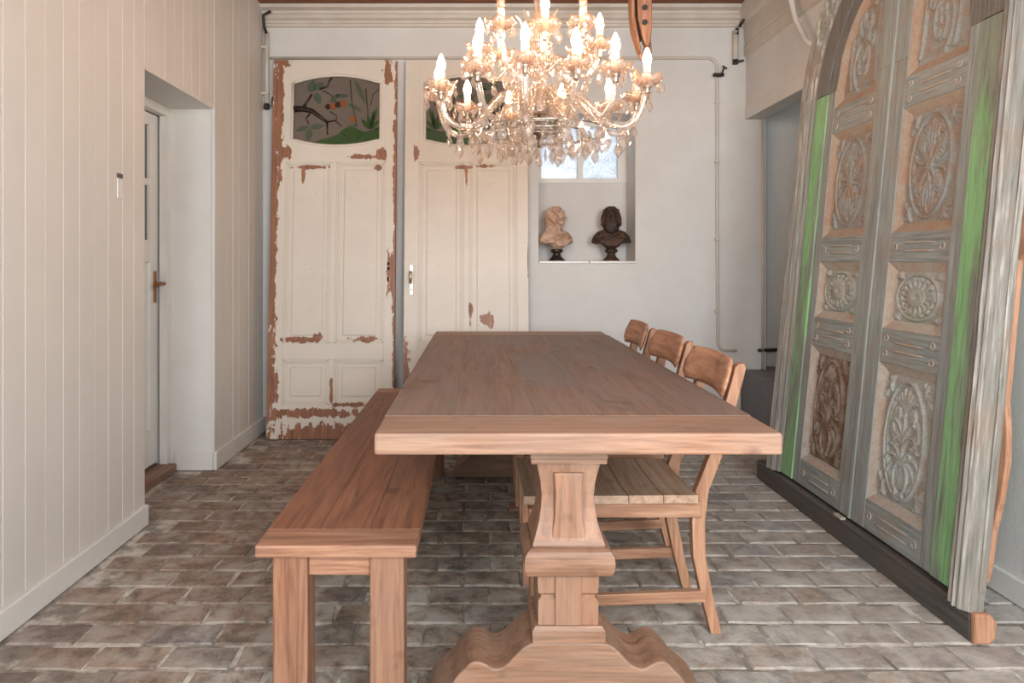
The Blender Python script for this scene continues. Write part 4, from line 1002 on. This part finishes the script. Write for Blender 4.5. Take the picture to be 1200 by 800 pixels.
# upright glass plumes at two levels
pm = MB().add([(-.012, 0, 0), (.012, 0, 0), (.024, .012, .05), (.018, .03, .10), (0, .055, .125), (-.018, .03, .10), (-.024, .012, .05), (0, .012, .05), (0, .034, .1)], [(0, 1, 2, 7), (0, 7, 6), (7, 2, 3, 8), (7, 8, 5, 6), (8, 3, 4), (8, 4, 5)], True).mesh('glass_plume', M['dish'])
for n_, r_, z_, sc in ((10, .075, 1.80, 1.0), (8, .05, 2.10, .95), (6, .03, 2.32, .9)):
    for k in range(n_):
        a = 2 * PI * k / n_; o = link('glass_plume', pm, cl, (r_ * math.sin(a), -r_ * math.cos(a), Z(z_))); o.rotation_euler = (0, 0, a + PI); o.scale = (sc,) * 3
# hanging rings of drops below the arms
def drop_ring(n_, r_, z_, me, meB, jit):
    rg = MB().tube([(r_ * math.cos(2 * PI * k / 24), r_ * math.sin(2 * PI * k / 24), Z(z_)) for k in range(25)], .003, 5).build('drop_ring', M['silver'], cl)
    for k in range(n_):
        a = 2 * PI * k / n_ + jit; drop(me if k % 2 else meB, None, rg, (r_ * math.cos(a), r_ * math.sin(a), Z(z_) - .001))
drop_ring(22, .285, 1.722, DM, LF, .1); drop_ring(18, .215, 1.708, LF, DL, .3); drop_ring(12, .14, 1.70, DM, DL, .0); drop_ring(8, .094, 1.755, DL, DM, .2); drop_ring(8, .055, 2.09, DM, DS, 0)
# swagged bead chains
for k, a in enumerate(lowA):
    d = Vector((math.sin(a + .13), -math.cos(a + .13), 0)); m = MB()
    for i in range(15):
        t_ = i / 14; rr = .05 + (.36 - .05) * t_; zz = 2.03 + (1.79 - 2.03) * t_ - .10 * math.sin(PI * t_)
        m.ico(Vector((0, 0, Z(zz))) + d * rr, .0062, 1, smooth=False)
    m.build('bead_chain', M['crystal'], cl, 'stuff')
for k in range(8):
    a = 2 * PI * k / 8 + .2; m = MB()
    for i in range(9): m.ico((.17 * math.cos(a), .17 * math.sin(a), Z(1.83 - .0135 * i)), .0062, 1, smooth=False)
    m.build('bead_chain', M['crystal'], cl, 'stuff')
# chain links up to a ceiling rose
for k in range(8):
    z_ = 2.745 + .024 * k; ax = k % 2
    MB().tube([((.010 * math.cos(t_) if not ax else 0), (.010 * math.cos(t_) if ax else 0), Z(z_ + .012) + .016 * math.sin(t_)) for t_ in [i * PI / 5 for i in range(11)]], .0025, 5, False).build('chain_link', M['copper'], cl)
MB().lathe([(.012, Z(2.925)), (.03, Z(2.935)), (.055, Z(2.955)), (.06, Z(2.96))], 16).build('ceiling_rose', M['copper'], cl)
